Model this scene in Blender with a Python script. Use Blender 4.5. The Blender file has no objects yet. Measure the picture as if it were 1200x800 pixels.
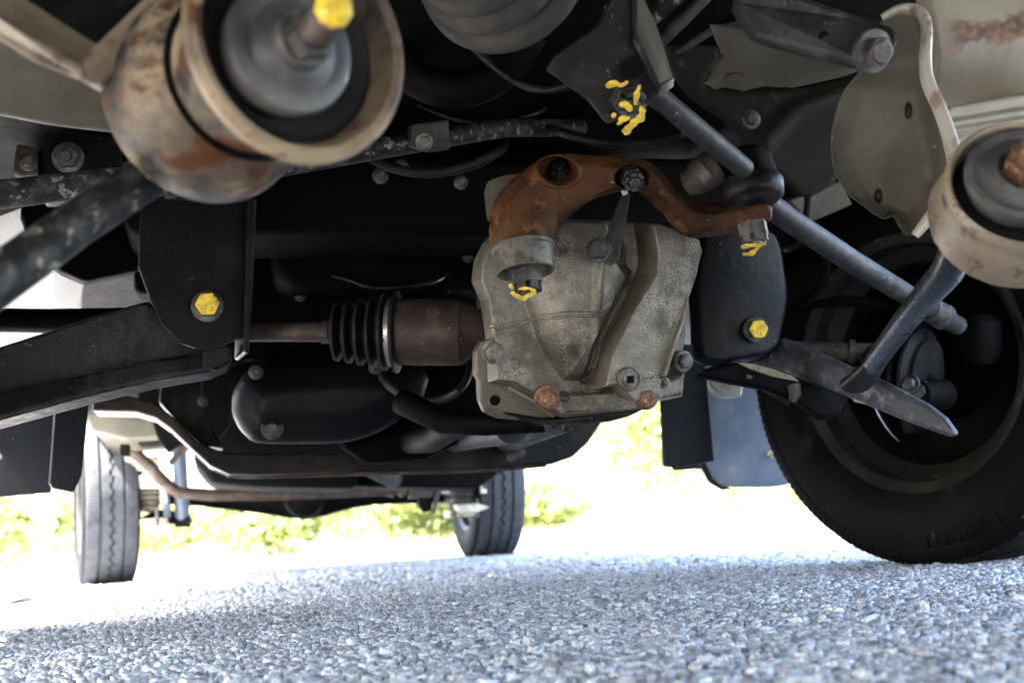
import bpy, bmesh, math, random
import numpy as np
from mathutils import Vector, Matrix
random.seed(7); RNG = np.random.default_rng(7)
V = Vector; PI = math.pi; R = math.radians
S = bpy.context.scene
COL = S.collection

# ---------------------------------------------------------------- camera
CAM = V((0, 0, .094)); F = 1360.0
yaw, pitch, roll = R(15.0), math.atan(222 / 1360), math.atan(.0685)
fw = V((math.sin(yaw) * math.cos(pitch), math.cos(yaw) * math.cos(pitch), math.sin(pitch)))
r0 = V((math.cos(yaw), -math.sin(yaw), 0)); u0 = r0.cross(fw)
cr = r0 * math.cos(roll) - u0 * math.sin(roll); cu = u0 * math.cos(roll) + r0 * math.sin(roll)
cd = bpy.data.cameras.new('camera'); cam = bpy.data.objects.new('camera', cd); COL.objects.link(cam)
cam.matrix_world = Matrix(((cr.x, cu.x, -fw.x, CAM.x), (cr.y, cu.y, -fw.y, CAM.y), (cr.z, cu.z, -fw.z, CAM.z), (0, 0, 0, 1)))
cd.sensor_width = 36; cd.lens = F / 1200 * 36; cd.clip_start = .05; cd.clip_end = 2000
cd.dof.use_dof = True; cd.dof.focus_distance = 1.24; cd.dof.aperture_fstop = 6.8; cd.dof.aperture_blades = 7
S.camera = cam

# ---------------------------------------------------------------- daylight
SUN_EL, SUN_AZ = 58.0, -104.0          # azimuth from +Y (towards the tail of the truck), negative to the left
w = bpy.data.worlds.new('World'); S.world = w; w.use_nodes = True
nt = w.node_tree; nt.nodes.clear()
sky = nt.nodes.new('ShaderNodeTexSky'); sky.sky_type = 'NISHITA'; sky.sun_disc = False
sky.sun_elevation = R(SUN_EL); sky.sun_rotation = R(SUN_AZ); sky.dust_density = 4.0; sky.ozone_density = .8
bg = nt.nodes.new('ShaderNodeBackground'); bg.inputs[1].default_value = .15
wo = nt.nodes.new('ShaderNodeOutputWorld')
nt.links.new(sky.outputs[0], bg.inputs[0]); nt.links.new(bg.outputs[0], wo.inputs[0])
sl = bpy.data.lights.new('sun', 'SUN'); sl.energy = 5.0; sl.angle = R(.5); sl.color = (1, .95, .87)
so = bpy.data.objects.new('sun', sl); COL.objects.link(so)
sd = V((math.sin(R(SUN_AZ)) * math.cos(R(SUN_EL)), math.cos(R(SUN_AZ)) * math.cos(R(SUN_EL)), math.sin(R(SUN_EL))))
so.rotation_euler = (-sd).to_track_quat('-Z', 'Y').to_euler(); so.location = (0, 0, 5)
S.view_settings.view_transform = 'Standard'; S.view_settings.look = 'None'
S.view_settings.exposure = 4.75; S.view_settings.gamma = 1
S.cycles.max_bounces = 8; S.cycles.diffuse_bounces = 5

# ---------------------------------------------------------------- helpers
def ray(px, py): return cr * ((px - 600) / F) + cu * (-(py - 400) / F) + fw
def P(px, py, d): return CAM + ray(px, py) * d           # point seen at (px,py), d metres deep
def G(px, py, z=0.0):
    r = ray(px, py); return CAM + r * ((z - CAM.z) / r.z)
def onplane(px, py, p0, n):
    r = ray(px, py); return CAM + r * ((p0 - CAM).dot(n) / r.dot(n))

MATS = {}
def mat(name, base, rough=.6, metal=0, layers=(), bump=(60, .3, .002), spec=None, wear=None):
    """layers: (colour, scale, lo, hi, detail) noise masks laid over the base colour: dirt, rust, chips"""
    m = bpy.data.materials.new(name); m.use_nodes = True; n = m.node_tree; b = n.nodes['Principled BSDF']
    b.inputs['Roughness'].default_value = rough; b.inputs['Metallic'].default_value = metal
    b.inputs['Specular IOR Level'].default_value = spec if spec is not None else (.5 if sum(base) > .6 else .3 if metal else .14)
    tc = n.nodes.new('ShaderNodeTexCoord'); col = None
    cur = None
    for i, (c, sc, lo, hi, det) in enumerate(layers):
        nz = n.nodes.new('ShaderNodeTexNoise'); nz.inputs['Scale'].default_value = sc
        nz.inputs['Detail'].default_value = det; nz.inputs['Roughness'].default_value = .62
        mp = n.nodes.new('ShaderNodeMapping'); mp.inputs['Location'].default_value = (i * 3.1, i * 1.7, 2.3 * i)
        n.links.new(tc.outputs['Object'], mp.inputs[0]); n.links.new(mp.outputs[0], nz.inputs[0])
        mr = n.nodes.new('ShaderNodeMapRange'); mr.inputs[1].default_value = lo; mr.inputs[2].default_value = hi
        n.links.new(nz.outputs[0], mr.inputs[0])
        mx = n.nodes.new('ShaderNodeMix'); mx.data_type = 'RGBA'
        n.links.new(mr.outputs[0], mx.inputs[0])
        if cur is None: mx.inputs[6].default_value = (*base, 1)
        else: n.links.new(cur, mx.inputs[6])
        mx.inputs[7].default_value = (*c, 1); cur = mx.outputs[2]
    if wear:        # paint rubbed thin and dust caught along real edges
        bv = n.nodes.new('ShaderNodeBevel'); bv.samples = 4; bv.inputs[0].default_value = wear[1]
        ge = n.nodes.new('ShaderNodeNewGeometry'); dt = n.nodes.new('ShaderNodeVectorMath'); dt.operation = 'DOT_PRODUCT'
        n.links.new(bv.outputs[0], dt.inputs[0]); n.links.new(ge.outputs['True Normal'], dt.inputs[1])
        m1 = n.nodes.new('ShaderNodeMapRange'); m1.inputs[1].default_value = .99; m1.inputs[2].default_value = .80; n.links.new(dt.outputs['Value'], m1.inputs[0])
        nz = n.nodes.new('ShaderNodeTexNoise'); nz.inputs['Scale'].default_value = 45; nz.inputs['Detail'].default_value = 8; n.links.new(tc.outputs['Object'], nz.inputs[0])
        m2 = n.nodes.new('ShaderNodeMapRange'); m2.inputs[1].default_value = .40; m2.inputs[2].default_value = .62; n.links.new(nz.outputs[0], m2.inputs[0])
        ml = n.nodes.new('ShaderNodeMath'); ml.operation = 'MULTIPLY'; n.links.new(m1.outputs[0], ml.inputs[0]); n.links.new(m2.outputs[0], ml.inputs[1])
        mx = n.nodes.new('ShaderNodeMix'); mx.data_type = 'RGBA'; n.links.new(ml.outputs[0], mx.inputs[0])
        if cur is None: mx.inputs[6].default_value = (*base, 1)
        else: n.links.new(cur, mx.inputs[6])
        mx.inputs[7].default_value = (*wear[0], 1); cur = mx.outputs[2]
    if cur is None: b.inputs['Base Color'].default_value = (*base, 1)
    else: n.links.new(cur, b.inputs['Base Color'])
    if bump:
        nz = n.nodes.new('ShaderNodeTexNoise'); nz.inputs['Scale'].default_value = bump[0]; nz.inputs['Detail'].default_value = 6
        bp = n.nodes.new('ShaderNodeBump'); bp.inputs['Strength'].default_value = bump[1]; bp.inputs['Distance'].default_value = bump[2]
        n.links.new(tc.outputs['Object'], nz.inputs[0]); n.links.new(nz.outputs[0], bp.inputs['Height'])
        n.links.new(bp.outputs[0], b.inputs['Normal'])
        rr = n.nodes.new('ShaderNodeMapRange'); rr.inputs[3].default_value = max(.05, rough - .15); rr.inputs[4].default_value = min(1, rough + .15)
        n.links.new(nz.outputs[0], rr.inputs[0]); n.links.new(rr.outputs[0], b.inputs['Roughness'])
    MATS[name] = m; return m
DUST = (.30, .26, .20)
M_black = mat('black_painted_steel', (.002, .002, .0021), .45, 0, [((.006, .0055, .0048), 14, .45, .75, 6), ((.016, .014, .011), 5, .52, .70, 9), ((.20, .17, .13), 190, .70, .76, 3)], (90, .5, .002), wear=((.09, .08, .065), .004))
M_blackdirty = mat('dirty_black_steel', (.0035, .0035, .0038), .45, 0, [((.022, .020, .017), 20, .48, .7, 8), (DUST, 34, .68, .74, 6), ((.22, .19, .15), 150, .67, .73, 4)], (70, .6, .003), wear=((.12, .105, .085), .004))
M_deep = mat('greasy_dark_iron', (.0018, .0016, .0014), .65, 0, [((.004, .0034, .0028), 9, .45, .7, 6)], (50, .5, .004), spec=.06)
M_rod = mat('speckled_grey_rod', (.011, .0105, .010), .55, 0, [((.06, .058, .052), 60, .46, .66, 8), ((.20, .18, .15), 85, .58, .66, 3)], (120, .5, .002))
M_rod2 = mat('worn_grey_rod', (.013, .0125, .012), .55, .1, [((.042, .040, .037), 40, .44, .64, 8), ((.25, .24, .22), 110, .66, .74, 4)], (120, .4, .0015))
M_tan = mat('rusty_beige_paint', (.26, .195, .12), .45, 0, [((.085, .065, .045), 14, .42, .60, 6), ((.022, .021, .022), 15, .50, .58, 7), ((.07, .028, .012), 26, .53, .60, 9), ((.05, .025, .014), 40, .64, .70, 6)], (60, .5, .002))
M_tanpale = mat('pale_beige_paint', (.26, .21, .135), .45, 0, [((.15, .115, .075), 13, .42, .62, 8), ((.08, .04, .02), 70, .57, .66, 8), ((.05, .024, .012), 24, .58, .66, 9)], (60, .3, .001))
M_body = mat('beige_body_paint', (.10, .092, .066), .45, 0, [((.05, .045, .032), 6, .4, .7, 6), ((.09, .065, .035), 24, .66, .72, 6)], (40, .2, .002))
M_rustband = mat('beige_rail_with_rust', (.27, .24, .175), .45, 0, [((.16, .135, .095), 9, .42, .66, 6)], (40, .25, .002))
M_white = mat('white_body_paint', (.62, .63, .62), .35, 0, [((.50, .49, .46), 10, .5, .75, 6)], (80, .1, .001))
M_grey = mat('grey_rubber_washer', (.042, .042, .041), .42, .1, [((.09, .084, .074), 30, .45, .65, 6), ((.30, .27, .22), 90, .68, .74, 5)], (90, .4, .001))
M_rubber = mat('black_rubber', (.009, .009, .009), .6, 0, [((.018, .017, .015), 30, .5, .7, 6)], (80, .3, .001))
M_bellow = mat('dusty_rubber_bellows', (.030, .028, .024), .6, 0, [((.055, .049, .040), 22, .45, .65, 6)], (70, .4, .001))
M_alu = mat('cast_aluminium', (.175, .155, .112), .42, .3, [((.085, .070, .047), 8, .44, .62, 8), ((.025, .020, .014), 12, .57, .68, 8), ((.36, .35, .31), 300, .68, .73, 3), ((.32, .31, .27), 640, .67, .72, 2)], (420, .5, .0013), wear=((.30, .28, .23), .003))
M_rust = mat('rust_orange_brown', (.078, .031, .011), .52, 0, [((.020, .009, .005), 14, .42, .60, 8), ((.20, .085, .027), 30, .56, .69, 9), ((.34, .26, .17), 120, .69, .74, 4)], (130, .8, .002))
M_rust2 = mat('flaking_rust', (.10, .045, .02), .85, 0, [((.28, .20, .12), 30, .45, .58, 9), ((.05, .022, .012), 60, .52, .62, 8)], (120, 1, .003))
M_rustdark = mat('brown_rusty_iron', (.034, .022, .016), .6, .2, [((.08, .06, .045), 26, .45, .65, 8), ((.30, .24, .18), 150, .68, .74, 3)], (110, .5, .0015))
M_boltrust = mat('rusty_bolt', (.20, .11, .06), .5, .4, [((.09, .04, .02), 90, .45, .6, 5), ((.40, .27, .17), 140, .58, .66, 4)], (200, .4, .001))
M_bolt = mat('dull_steel_bolt', (.17, .155, .13), .45, .5, [((.09, .08, .06), 80, .45, .6, 4)], (200, .3, .001))
M_boltdark = mat('dark_steel_bolt', (.05, .047, .043), .5, .4, [((.11, .10, .085), 90, .5, .65, 4)], (200, .3, .001))
M_zinc = mat('bright_zinc_ring', (.42, .40, .34), .32, .8, [((.18, .15, .11), 50, .5, .65, 6)], (150, .3, .001))
M_yellow = mat('yellow_paint_mark', (.74, .52, .02), .5, 0, [((.45, .30, .02), 120, .45, .60, 5), ((.06, .045, .02), 150, .60, .66, 5)], (260, .5, .001))
M_flap_skytint = mat('grey_rubber_mudflap', (.10, .122, .155), .45, 0, [((.16, .175, .20), 9, .45, .66, 5), ((.26, .25, .23), 12, .62, .72, 7)], (50, .2, .001))  # grey flap; the blue tint paints in light from the sky
M_flap = mat('black_plastic_liner', (.010, .0115, .0135), .38, 0, [((.018, .019, .021), 10, .45, .7, 5), ((.22, .2, .17), 170, .74, .78, 3)], (40, .2, .001))
M_tyre = mat('tyre_rubber', (.0022, .0022, .0024), .62, 0, [((.005, .0046, .004), 15, .47, .68, 7), ((.07, .055, .04), 70, .67, .74, 6), ((.030, .024, .019), 7, .62, .74, 9)], (90, .35, .001), spec=.05)
M_tread = mat('dusty_tyre_tread', (.042, .045, .050), .8, 0, [((.024, .026, .029), 30, .45, .65, 7)], (160, .5, .001))
M_treaddark = mat('dark_tyre_tread', (.010, .009, .009), .75, 0, [((.035, .029, .024), 14, .47, .66, 8), ((.09, .075, .06), 60, .62, .72, 7)], (90, .5, .001), spec=.1)
M_rim = mat('dirty_steel_rim', (.014, .013, .011), .5, .2, [((.035, .030, .024), 20, .50, .70, 7), ((.14, .11, .08), 60, .63, .70, 6)], (90, .4, .001))
M_olive = mat('olive_grey_plate', (.080, .072, .050), .5, 0, [((.035, .031, .022), 9, .42, .66, 8), ((.34, .31, .25), 75, .68, .73, 3), ((.06, .035, .02), 48, .71, .74, 4)], (60, .25, .001))
M_edge = mat('bare_pale_plate_edge', (.42, .38, .30), .4, .2, [((.22, .15, .09), 40, .5, .62, 6)], (90, .3, .001))
M_band = mat('worn_grey_channel_steel', (.050, .052, .056), .4, .3, [((.012, .012, .013), 12, .45, .62, 7), ((.12, .12, .115), 60, .52, .66, 8), ((.36, .33, .27), 120, .68, .72, 4)], (90, .4, .001), wear=((.30, .28, .24), .003))
M_wing = mat('sooty_inner_wing', (.014, .013, .011), .7, 0, [((.032, .029, .023), 7, .45, .68, 9), ((.07, .06, .045), 34, .62, .72, 8)], (50, .5, .003), spec=.1)
M_gloss = mat('glossy_black_worn_steel', (.010, .011, .013), .30, 0, [((.05, .05, .05), 50, .55, .7, 7), ((.3, .28, .24), 130, .68, .73, 4)], (70, .3, .001), spec=.5)
M_oil = mat('oily_black_pan', (.0035, .0035, .004), .45, 0, [((.008, .008, .008), 10, .45, .7, 5), ((.12, .11, .095), 42, .66, .72, 8)], (60, .3, .002))
M_xmem = mat('worn_black_crossmember', (.005, .005, .005), .42, 0, [((.035, .026, .016), 7, .50, .66, 6), ((.15, .12, .09), 60, .68, .74, 5)], (60, .5, .002), wear=((.12, .09, .06), .005))
M_bluesteel = mat('blue_grey_shock_paint', (.075, .10, .14), .4, .2, [((.12, .13, .15), 20, .5, .7, 5)], (60, .2, .001))

TRUCK = bpy.data.objects.new('parked_truck', None); COL.objects.link(TRUCK)
TRUCK.location = (.355, 1.5, 0); TRUCK.empty_display_size = .5
TRUCK['label'] = 'parked four-wheel-drive truck seen from beneath its front, chassis and steering gear blackened and rusty'
TRUCK['category'] = 'truck'

def link_mesh(name, verts, faces, m, parent=None, smooth=False, label=None, bevel=0, seg=2, autos=None, data=None):
    if data is None:
        vs = [V(v) for v in verts]
        c = sum(vs, V((0, 0, 0))) / max(1, len(vs))
        me = bpy.data.meshes.new(name); me.from_pydata([tuple(v - c) for v in vs], [], faces)
        bm = bmesh.new(); bm.from_mesh(me); bmesh.ops.recalc_face_normals(bm, faces=bm.faces); bm.to_mesh(me); bm.free()
        if smooth:
            me.polygons.foreach_set('use_smooth', [True] * len(me.polygons))
            me.set_sharp_from_angle(angle=R(autos or 38))
        me.materials.append(m)
    else: me, c = data
    o = bpy.data.objects.new(name, me); COL.objects.link(o); o.location = c
    if parent is not None: parent_to(o, parent)
    if label: o['label'] = label
    if bevel:
        b = o.modifiers.new('bevel', 'BEVEL'); b.width = bevel; b.segments = seg; b.limit_method = 'ANGLE'; b.angle_limit = R(35)
        b.harden_normals = False
    return o
WLOC = {}
def parent_to(o, p):
    o.parent = p
    o.matrix_parent_inverse = Matrix.Identity(4)
    base = WLOC.get(p.name, V(p.location))
    WLOC[o.name] = V(o.location)
    o.location = V(o.location) - base

class MB:
    """collects solid shapes into one mesh"""
    def __init__(s): s.v = []; s.f = []
    def add(s, v, f):
        k = len(s.v); s.v += [V(x) for x in v]; s.f += [[i + k for i in q] for q in f]; return s
    def lathe(s, p0, p1, prof, seg=40, closed=False):
        """prof: (t along p0->p1 in metres, radius)"""
        p0, p1 = V(p0), V(p1); a = (p1 - p0).normalized()
        x = a.orthogonal().normalized(); y = a.cross(x); v = []; f = []
        for t, r in prof:
            for i in range(seg):
                th = 2 * PI * i / seg; v.append(p0 + a * t + (x * math.cos(th) + y * math.sin(th)) * max(r, .0002))
        n = len(prof)
        for j in range(n if closed else n - 1):
            k = (j + 1) % n
            for i in range(seg):
                i2 = (i + 1) % seg; f.append([j * seg + i, j * seg + i2, k * seg + i2, k * seg + i])
        if not closed: f.append(list(range(seg))[::-1]); f.append([(n - 1) * seg + i for i in range(seg)])
        return s.add(v, f)
    def tube(s, pts, rad, seg=16, flat=1.0, updir=None, smoothn=0):
        pts = [V(p) for p in pts]
        if not hasattr(rad, '__len__'): rad = [rad] * len(pts)
        rad = list(rad)
        for _ in range(smoothn):
            np_, nr = [pts[0]], [rad[0]]
            for i in range(len(pts) - 1):
                np_ += [pts[i] * .75 + pts[i + 1] * .25, pts[i] * .25 + pts[i + 1] * .75]
                nr += [rad[i] * .75 + rad[i + 1] * .25, rad[i] * .25 + rad[i + 1] * .75]
            pts, rad = np_ + [pts[-1]], nr + [rad[-1]]
        v = []; f = []; n = len(pts); x = None
        for j, p in enumerate(pts):
            a = (pts[min(j + 1, n - 1)] - pts[max(j - 1, 0)]).normalized()
            if x is None: x = (V(updir) if updir is not None else a.orthogonal())
            x = (x - a * x.dot(a)).normalized(); y = a.cross(x)
            for i in range(seg):
                th = 2 * PI * i / seg; v.append(p + (x * math.cos(th) * flat + y * math.sin(th)) * rad[j])
        for j in range(n - 1):
            for i in range(seg):
                i2 = (i + 1) % seg; f.append([j * seg + i, j * seg + i2, (j + 1) * seg + i2, (j + 1) * seg + i])
        f.append(list(range(seg))[::-1]); f.append([(n - 1) * seg + i for i in range(seg)])
        return s.add(v, f)
    def prism(s, poly, ext):
        """poly: world points; ext: extrusion vector"""
        n = len(poly); ext = V(ext); v = [V(p) for p in poly] + [V(p) + ext for p in poly]
        f = [list(range(n)), [n + i for i in range(n)][::-1]] + [[i, (i + 1) % n, n + (i + 1) % n, n + i] for i in range(n)]
        return s.add(v, f)
    def box(s, c, sx, sy, sz, rot=None):
        m = rot or Matrix.Identity(3); v = []
        for a in (-1, 1):
            for b in (-1, 1):
                for d in (-1, 1): v.append(V(c) + m @ V((a * sx / 2, b * sy / 2, d * sz / 2)))
        return s.add(v, [[0, 1, 3, 2], [4, 6, 7, 5], [0, 4, 5, 1], [2, 3, 7, 6], [0, 2, 6, 4], [1, 5, 7, 3]])
    def build(s, name, m, parent=TRUCK, smooth=True, **k): return link_mesh(name, s.v, s.f, m, parent, smooth, **k)

def curve_poly(pts, n=0):
    """Chaikin rounding of a closed pixel outline"""
    for _ in range(n):
        q = []
        for i in range(len(pts)):
            a, b = pts[i], pts[(i + 1) % len(pts)]
            q += [(a[0] * .8 + b[0] * .2, a[1] * .8 + b[1] * .2), (a[0] * .2 + b[0] * .8, a[1] * .2 + b[1] * .8)]
        pts = q
    return pts
def plate(name, pts, d, m, th=.006, n=(0, -1, 0), ref=None, ext=None, rnd=0, parent=TRUCK, bevel=.0015, label=None, seg=2):
    """steel plate: outline traced on a plane through ref at depth d with normal n, given thickness th away from the lens"""
    n = V(n).normalized(); ref = ref or (sum(p[0] for p in pts) / len(pts), sum(p[1] for p in pts) / len(pts))
    p0 = P(ref[0], ref[1], d); pts = curve_poly(pts, rnd)
    W = [onplane(a, b, p0, n) for a, b in pts]
    e = V(ext) if ext is not None else (n if n.dot(fw) > 0 else -n) * th
    return MB().prism(W, e).build(name, m, parent, smooth=False if not rnd else True, bevel=bevel, label=label, seg=seg)
def polyplate(name, pts, m, ext, parent=TRUCK, bevel=.0015, label=None):
    """plate with a depth for each corner: (px, py, depth)"""
    return MB().prism([P(*p) for p in pts], ext).build(name, m, parent, smooth=False, bevel=bevel, label=label)

def sdf_poly(X, Y, poly):
    poly = np.array(poly, float); d = np.full(X.shape, 1e9); inside = np.zeros(X.shape, bool); n = len(poly)
    for i in range(n):
        a, b = poly[i], poly[(i + 1) % n]; e = b - a; wx, wy = X - a[0], Y - a[1]
        t = np.clip((wx * e[0] + wy * e[1]) / (e @ e + 1e-9), 0, 1)
        d = np.minimum(d, np.hypot(wx - e[0] * t, wy - e[1] * t))
        c = ((a[1] <= Y) & (b[1] > Y)) | ((b[1] <= Y) & (a[1] > Y))
        xi = a[0] + (Y - a[1]) / (e[1] if abs(e[1]) > 1e-9 else 1e-9) * e[0]
        inside ^= c & (X < xi)
    return np.where(inside, d, -d)      # positive inside
def sdf_line(X, Y, pts):
    d = np.full(X.shape, 1e9)
    for a, b in zip(pts[:-1], pts[1:]):
        a = np.array(a, float); b = np.array(b, float); e = b - a
        t = np.clip(((X - a[0]) * e[0] + (Y - a[1]) * e[1]) / (e @ e), 0, 1)
        d = np.minimum(d, np.hypot(X - a[0] - e[0] * t, Y - a[1] - e[1] * t))
    return d
def sst(x, a, b):
    t = np.clip((x - a) / (b - a), 0, 1); return t * t * (3 - 2 * t)
def smax(a, b, k=6.0):
    h = np.clip(.5 + .5 * (a - b) / k, 0, 1); return b * (1 - h) + a * h + k * h * (1 - h)
def cast(name, outline, d, relief, m, n=None, edge=5.0, back=.05, step=1.0, parent=TRUCK, ref=None, label=None, rough=0, rnd=1):
    """a casting: relief (in px at its own scale) over a traced outline, with rounded edges that run back into the part"""
    n = V(n).normalized() if n is not None else -fw
    outline = curve_poly([tuple(q_) for q_ in outline], rnd); o = np.array(outline, float); pad = 4 + 2 * step
    xs = np.arange(o[:, 0].min() - pad, o[:, 0].max() + pad + step, step); ys = np.arange(o[:, 1].min() - pad, o[:, 1].max() + pad + step, step)
    X, Y = np.meshgrid(xs, ys); D = sdf_poly(X, Y, outline)
    s = d / F
    h = relief(X, Y, D) * s
    t = np.clip(D / edge, 0, 1); rnd = np.sqrt(np.clip(1 - (1 - t) ** 2, 0, 1))      # quarter-round edge
    h = h * sst(D, -1, edge * 1.6) + (rnd - 1) * edge * s
    if rough: h = h + rough * s * RNG.standard_normal(h.shape)
    ref = ref or (o[:, 0].mean(), o[:, 1].mean()); p0 = np.array(P(ref[0], ref[1], d)); nn = np.array(n)
    cr_, cu_, fw_ = np.array(cr), np.array(cu), np.array(fw); cam_ = np.array(CAM)
    ra = cr_[None, None] * ((X - 600) / F)[..., None] + cu_[None, None] * (-(Y - 400) / F)[..., None] + fw_
    k = ((p0 - cam_) @ nn) / (ra @ nn)
    gy_, gx_ = np.gradient(D, step); X2 = np.where(D < 0, X - D * gx_, X); Y2 = np.where(D < 0, Y - D * gy_, Y)     # walls stand on the outline itself
    ra = cr_[None, None] * ((X2 - 600) / F)[..., None] + cu_[None, None] * (-(Y2 - 400) / F)[..., None] + fw_
    k = ((p0 - cam_) @ nn) / (ra @ nn)
    W = cam_ + ra * k[..., None] + nn * h[..., None]
    W = W + (ra / np.linalg.norm(ra, axis=2)[..., None]) * (back * sst(-D, .2 * step, 1.3 * step) * (D < 0))[..., None]
    keep = (D > -2.4 * step)
    idx = -np.ones(X.shape, int); idx[keep] = np.arange(keep.sum())
    a, b, c, e = idx[:-1, :-1], idx[:-1, 1:], idx[1:, 1:], idx[1:, :-1]
    ok = (a >= 0) & (b >= 0) & (c >= 0) & (e >= 0)
    fc = np.stack([a[ok], e[ok], c[ok], b[ok]], 1)
    vs = W[keep]; cen = vs.mean(0)
    me = bpy.data.meshes.new(name); me.from_pydata((vs - cen).tolist(), [], fc.tolist())
    me.polygons.foreach_set('use_smooth', [True] * len(me.polygons)); me.materials.append(m)
    ob = link_mesh(name, None, None, m, parent, data=(me, V(cen)), label=label)
    return ob

def hexpts(c, a, r, rot=0):
    a = V(a).normalized(); x = a.orthogonal().normalized(); y = a.cross(x)
    return [V(c) + (x * math.cos(rot + PI / 3 * i) + y * math.sin(rot + PI / 3 * i)) * r for i in range(6)]
def bolt(c, a, r, m=M_bolt, h=None, flange=1.35, parent=TRUCK, name='bolt', label=None, rot=0.3, washer_m=None, stud=0):
    """hex bolt: c on the surface, a pointing out of it"""
    a = V(a).normalized(); c = V(c); h = h or r * .8; b = MB()
    b.lathe(c - a * .002, c + a, [(0, r * flange), (r * .22 + .002, r * flange), (r * .32 + .002, r * .9)], 28)
    b.prism(hexpts(c + a * (r * .25), a, r, rot), a * h)
    b.lathe(c + a * (r * .25 + h), c + a * 2, [(-.0005, r * .84), (r * .10, r * .70)], 24)
    if stud: b.lathe(c, c + a, [(0, r * .5), (h + stud, r * .5), (h + stud + r * .1, r * .4)], 20)
    return b.build(name, m, parent, smooth=True, autos=25, bevel=.0006, label=label)
def castle_nut(c, a, r, m=M_boltdark, parent=TRUCK, rot=.2):
    a = V(a).normalized(); c = V(c); b = MB()
    b.prism(hexpts(c, a, r, rot), a * r * .85)
    for i in range(6):
        th = rot + PI / 3 * (i + .5); x = a.orthogonal().normalized(); y = a.cross(x)
        p = c + (x * math.cos(th) + y * math.sin(th)) * r * .68 + a * r * 1.05
        q = Matrix((x * math.cos(th) + y * math.sin(th), y * math.cos(th) - x * math.sin(th), a)).transposed()
        b.box(p, r * .3, r * .55, r * .55, q)
    b.lathe(c, c + a, [(0, r * .46), (r * 1.45, r * .46), (r * 1.55, r * .36)], 18)
    return b.build('castle_nut', m, parent, smooth=True, autos=25, bevel=.0005)
def dab(pts, d, r, parent, name='paint_mark'):
    """thick brushed paint, a flattened lumpy ribbon lying on the metal"""
    W = [P(x, y, d) for x, y in pts]
    W = [q_ + cr * random.uniform(-1, 1) * r * .5 + cu * random.uniform(-1, 1) * r * .5 for q_ in W]; W = [W[i_ // 3].lerp(W[i_ // 3 + 1], (i_ % 3) / 3) for i_ in range(3 * (len(W) - 1))] + [W[-1]]; W = [q_ + cr * random.uniform(-1, 1) * r * .25 + cu * random.uniform(-1, 1) * r * .25 for q_ in W]; rr = [r * (.45 + .65 * random.random()) for _ in W]; rr[0] *= .6; rr[-1] *= .6
    return MB().tube(W, rr, 10, flat=.10, updir=-fw, smoothn=1).build(name, M_yellow, parent, smooth=True)

# ================================================================ the setting
EC = V((.355, 1.5, 0))
def setting(name, o): o.name = name; o['kind'] = 'structure'; return o
# asphalt: colour of chips + dark bitumen joints
def asphalt_mat(name, cellcolor=True):
    m = bpy.data.materials.new(name); m.use_nodes = True; n = m.node_tree; b = n.nodes['Principled BSDF']; L = n.links.new
    tc = n.nodes.new('ShaderNodeTexCoord')
    b.inputs['Roughness'].default_value = .7
    vo = n.nodes.new('ShaderNodeTexVoronoi'); vo.inputs['Scale'].default_value = 150; vo.feature = 'F1'
    ve = n.nodes.new('ShaderNodeTexVoronoi'); ve.inputs['Scale'].default_value = 150; ve.feature = 'DISTANCE_TO_EDGE'
    nz = n.nodes.new('ShaderNodeTexNoise'); nz.inputs['Scale'].default_value = 2.2; nz.inputs['Detail'].default_value = 5
    for t in (vo, ve, nz): L(tc.outputs['Object'], t.inputs['Vector'])
    cr1 = n.nodes.new('ShaderNodeValToRGB'); el = cr1.color_ramp.elements
    el[0].position = 0; el[0].color = (.19, .19, .20, 1); el[1].position = 1; el[1].color = (.40, .40, .41, 1)
    e = el.new(.92); e.color = (.34, .34, .345, 1); e = el.new(.5); e.color = (.27, .27, .28, 1)
    sp = n.nodes.new('ShaderNodeSeparateColor'); L(vo.outputs['Color'], sp.inputs[0]); L(sp.outputs[0], cr1.inputs[0])
    mr = n.nodes.new('ShaderNodeMapRange'); mr.inputs[1].default_value = .02; mr.inputs[2].default_value = .16; L(ve.outputs['Distance'], mr.inputs[0])
    mx = n.nodes.new('ShaderNodeMix'); mx.data_type = 'RGBA'; mx.inputs[6].default_value = (.035, .036, .04, 1)
    L(mr.outputs[0], mx.inputs[0]); L(cr1.outputs[0], mx.inputs[7])
    m2 = n.nodes.new('ShaderNodeMix'); m2.data_type = 'RGBA'; m2.blend_type = 'MULTIPLY'; m2.inputs[0].default_value = 1
    r2 = n.nodes.new('ShaderNodeMapRange'); r2.inputs[1].default_value = .3; r2.inputs[2].default_value = .7; r2.inputs[3].default_value = .78; r2.inputs[4].default_value = 1.1
    L(nz.outputs[0], r2.inputs[0]); L(mx.outputs[2], m2.inputs[6]); L(r2.outputs[0], m2.inputs[7])
    L(m2.outputs[2], b.inputs['Base Color'])
    bp = n.nodes.new('ShaderNodeBump'); bp.inputs['Distance'].default_value = .005; bp.inputs['Strength'].default_value = 1.0
    L(mr.outputs[0], bp.inputs['Height']); L(bp.outputs[0], b.inputs['Normal'])
    return m
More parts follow.
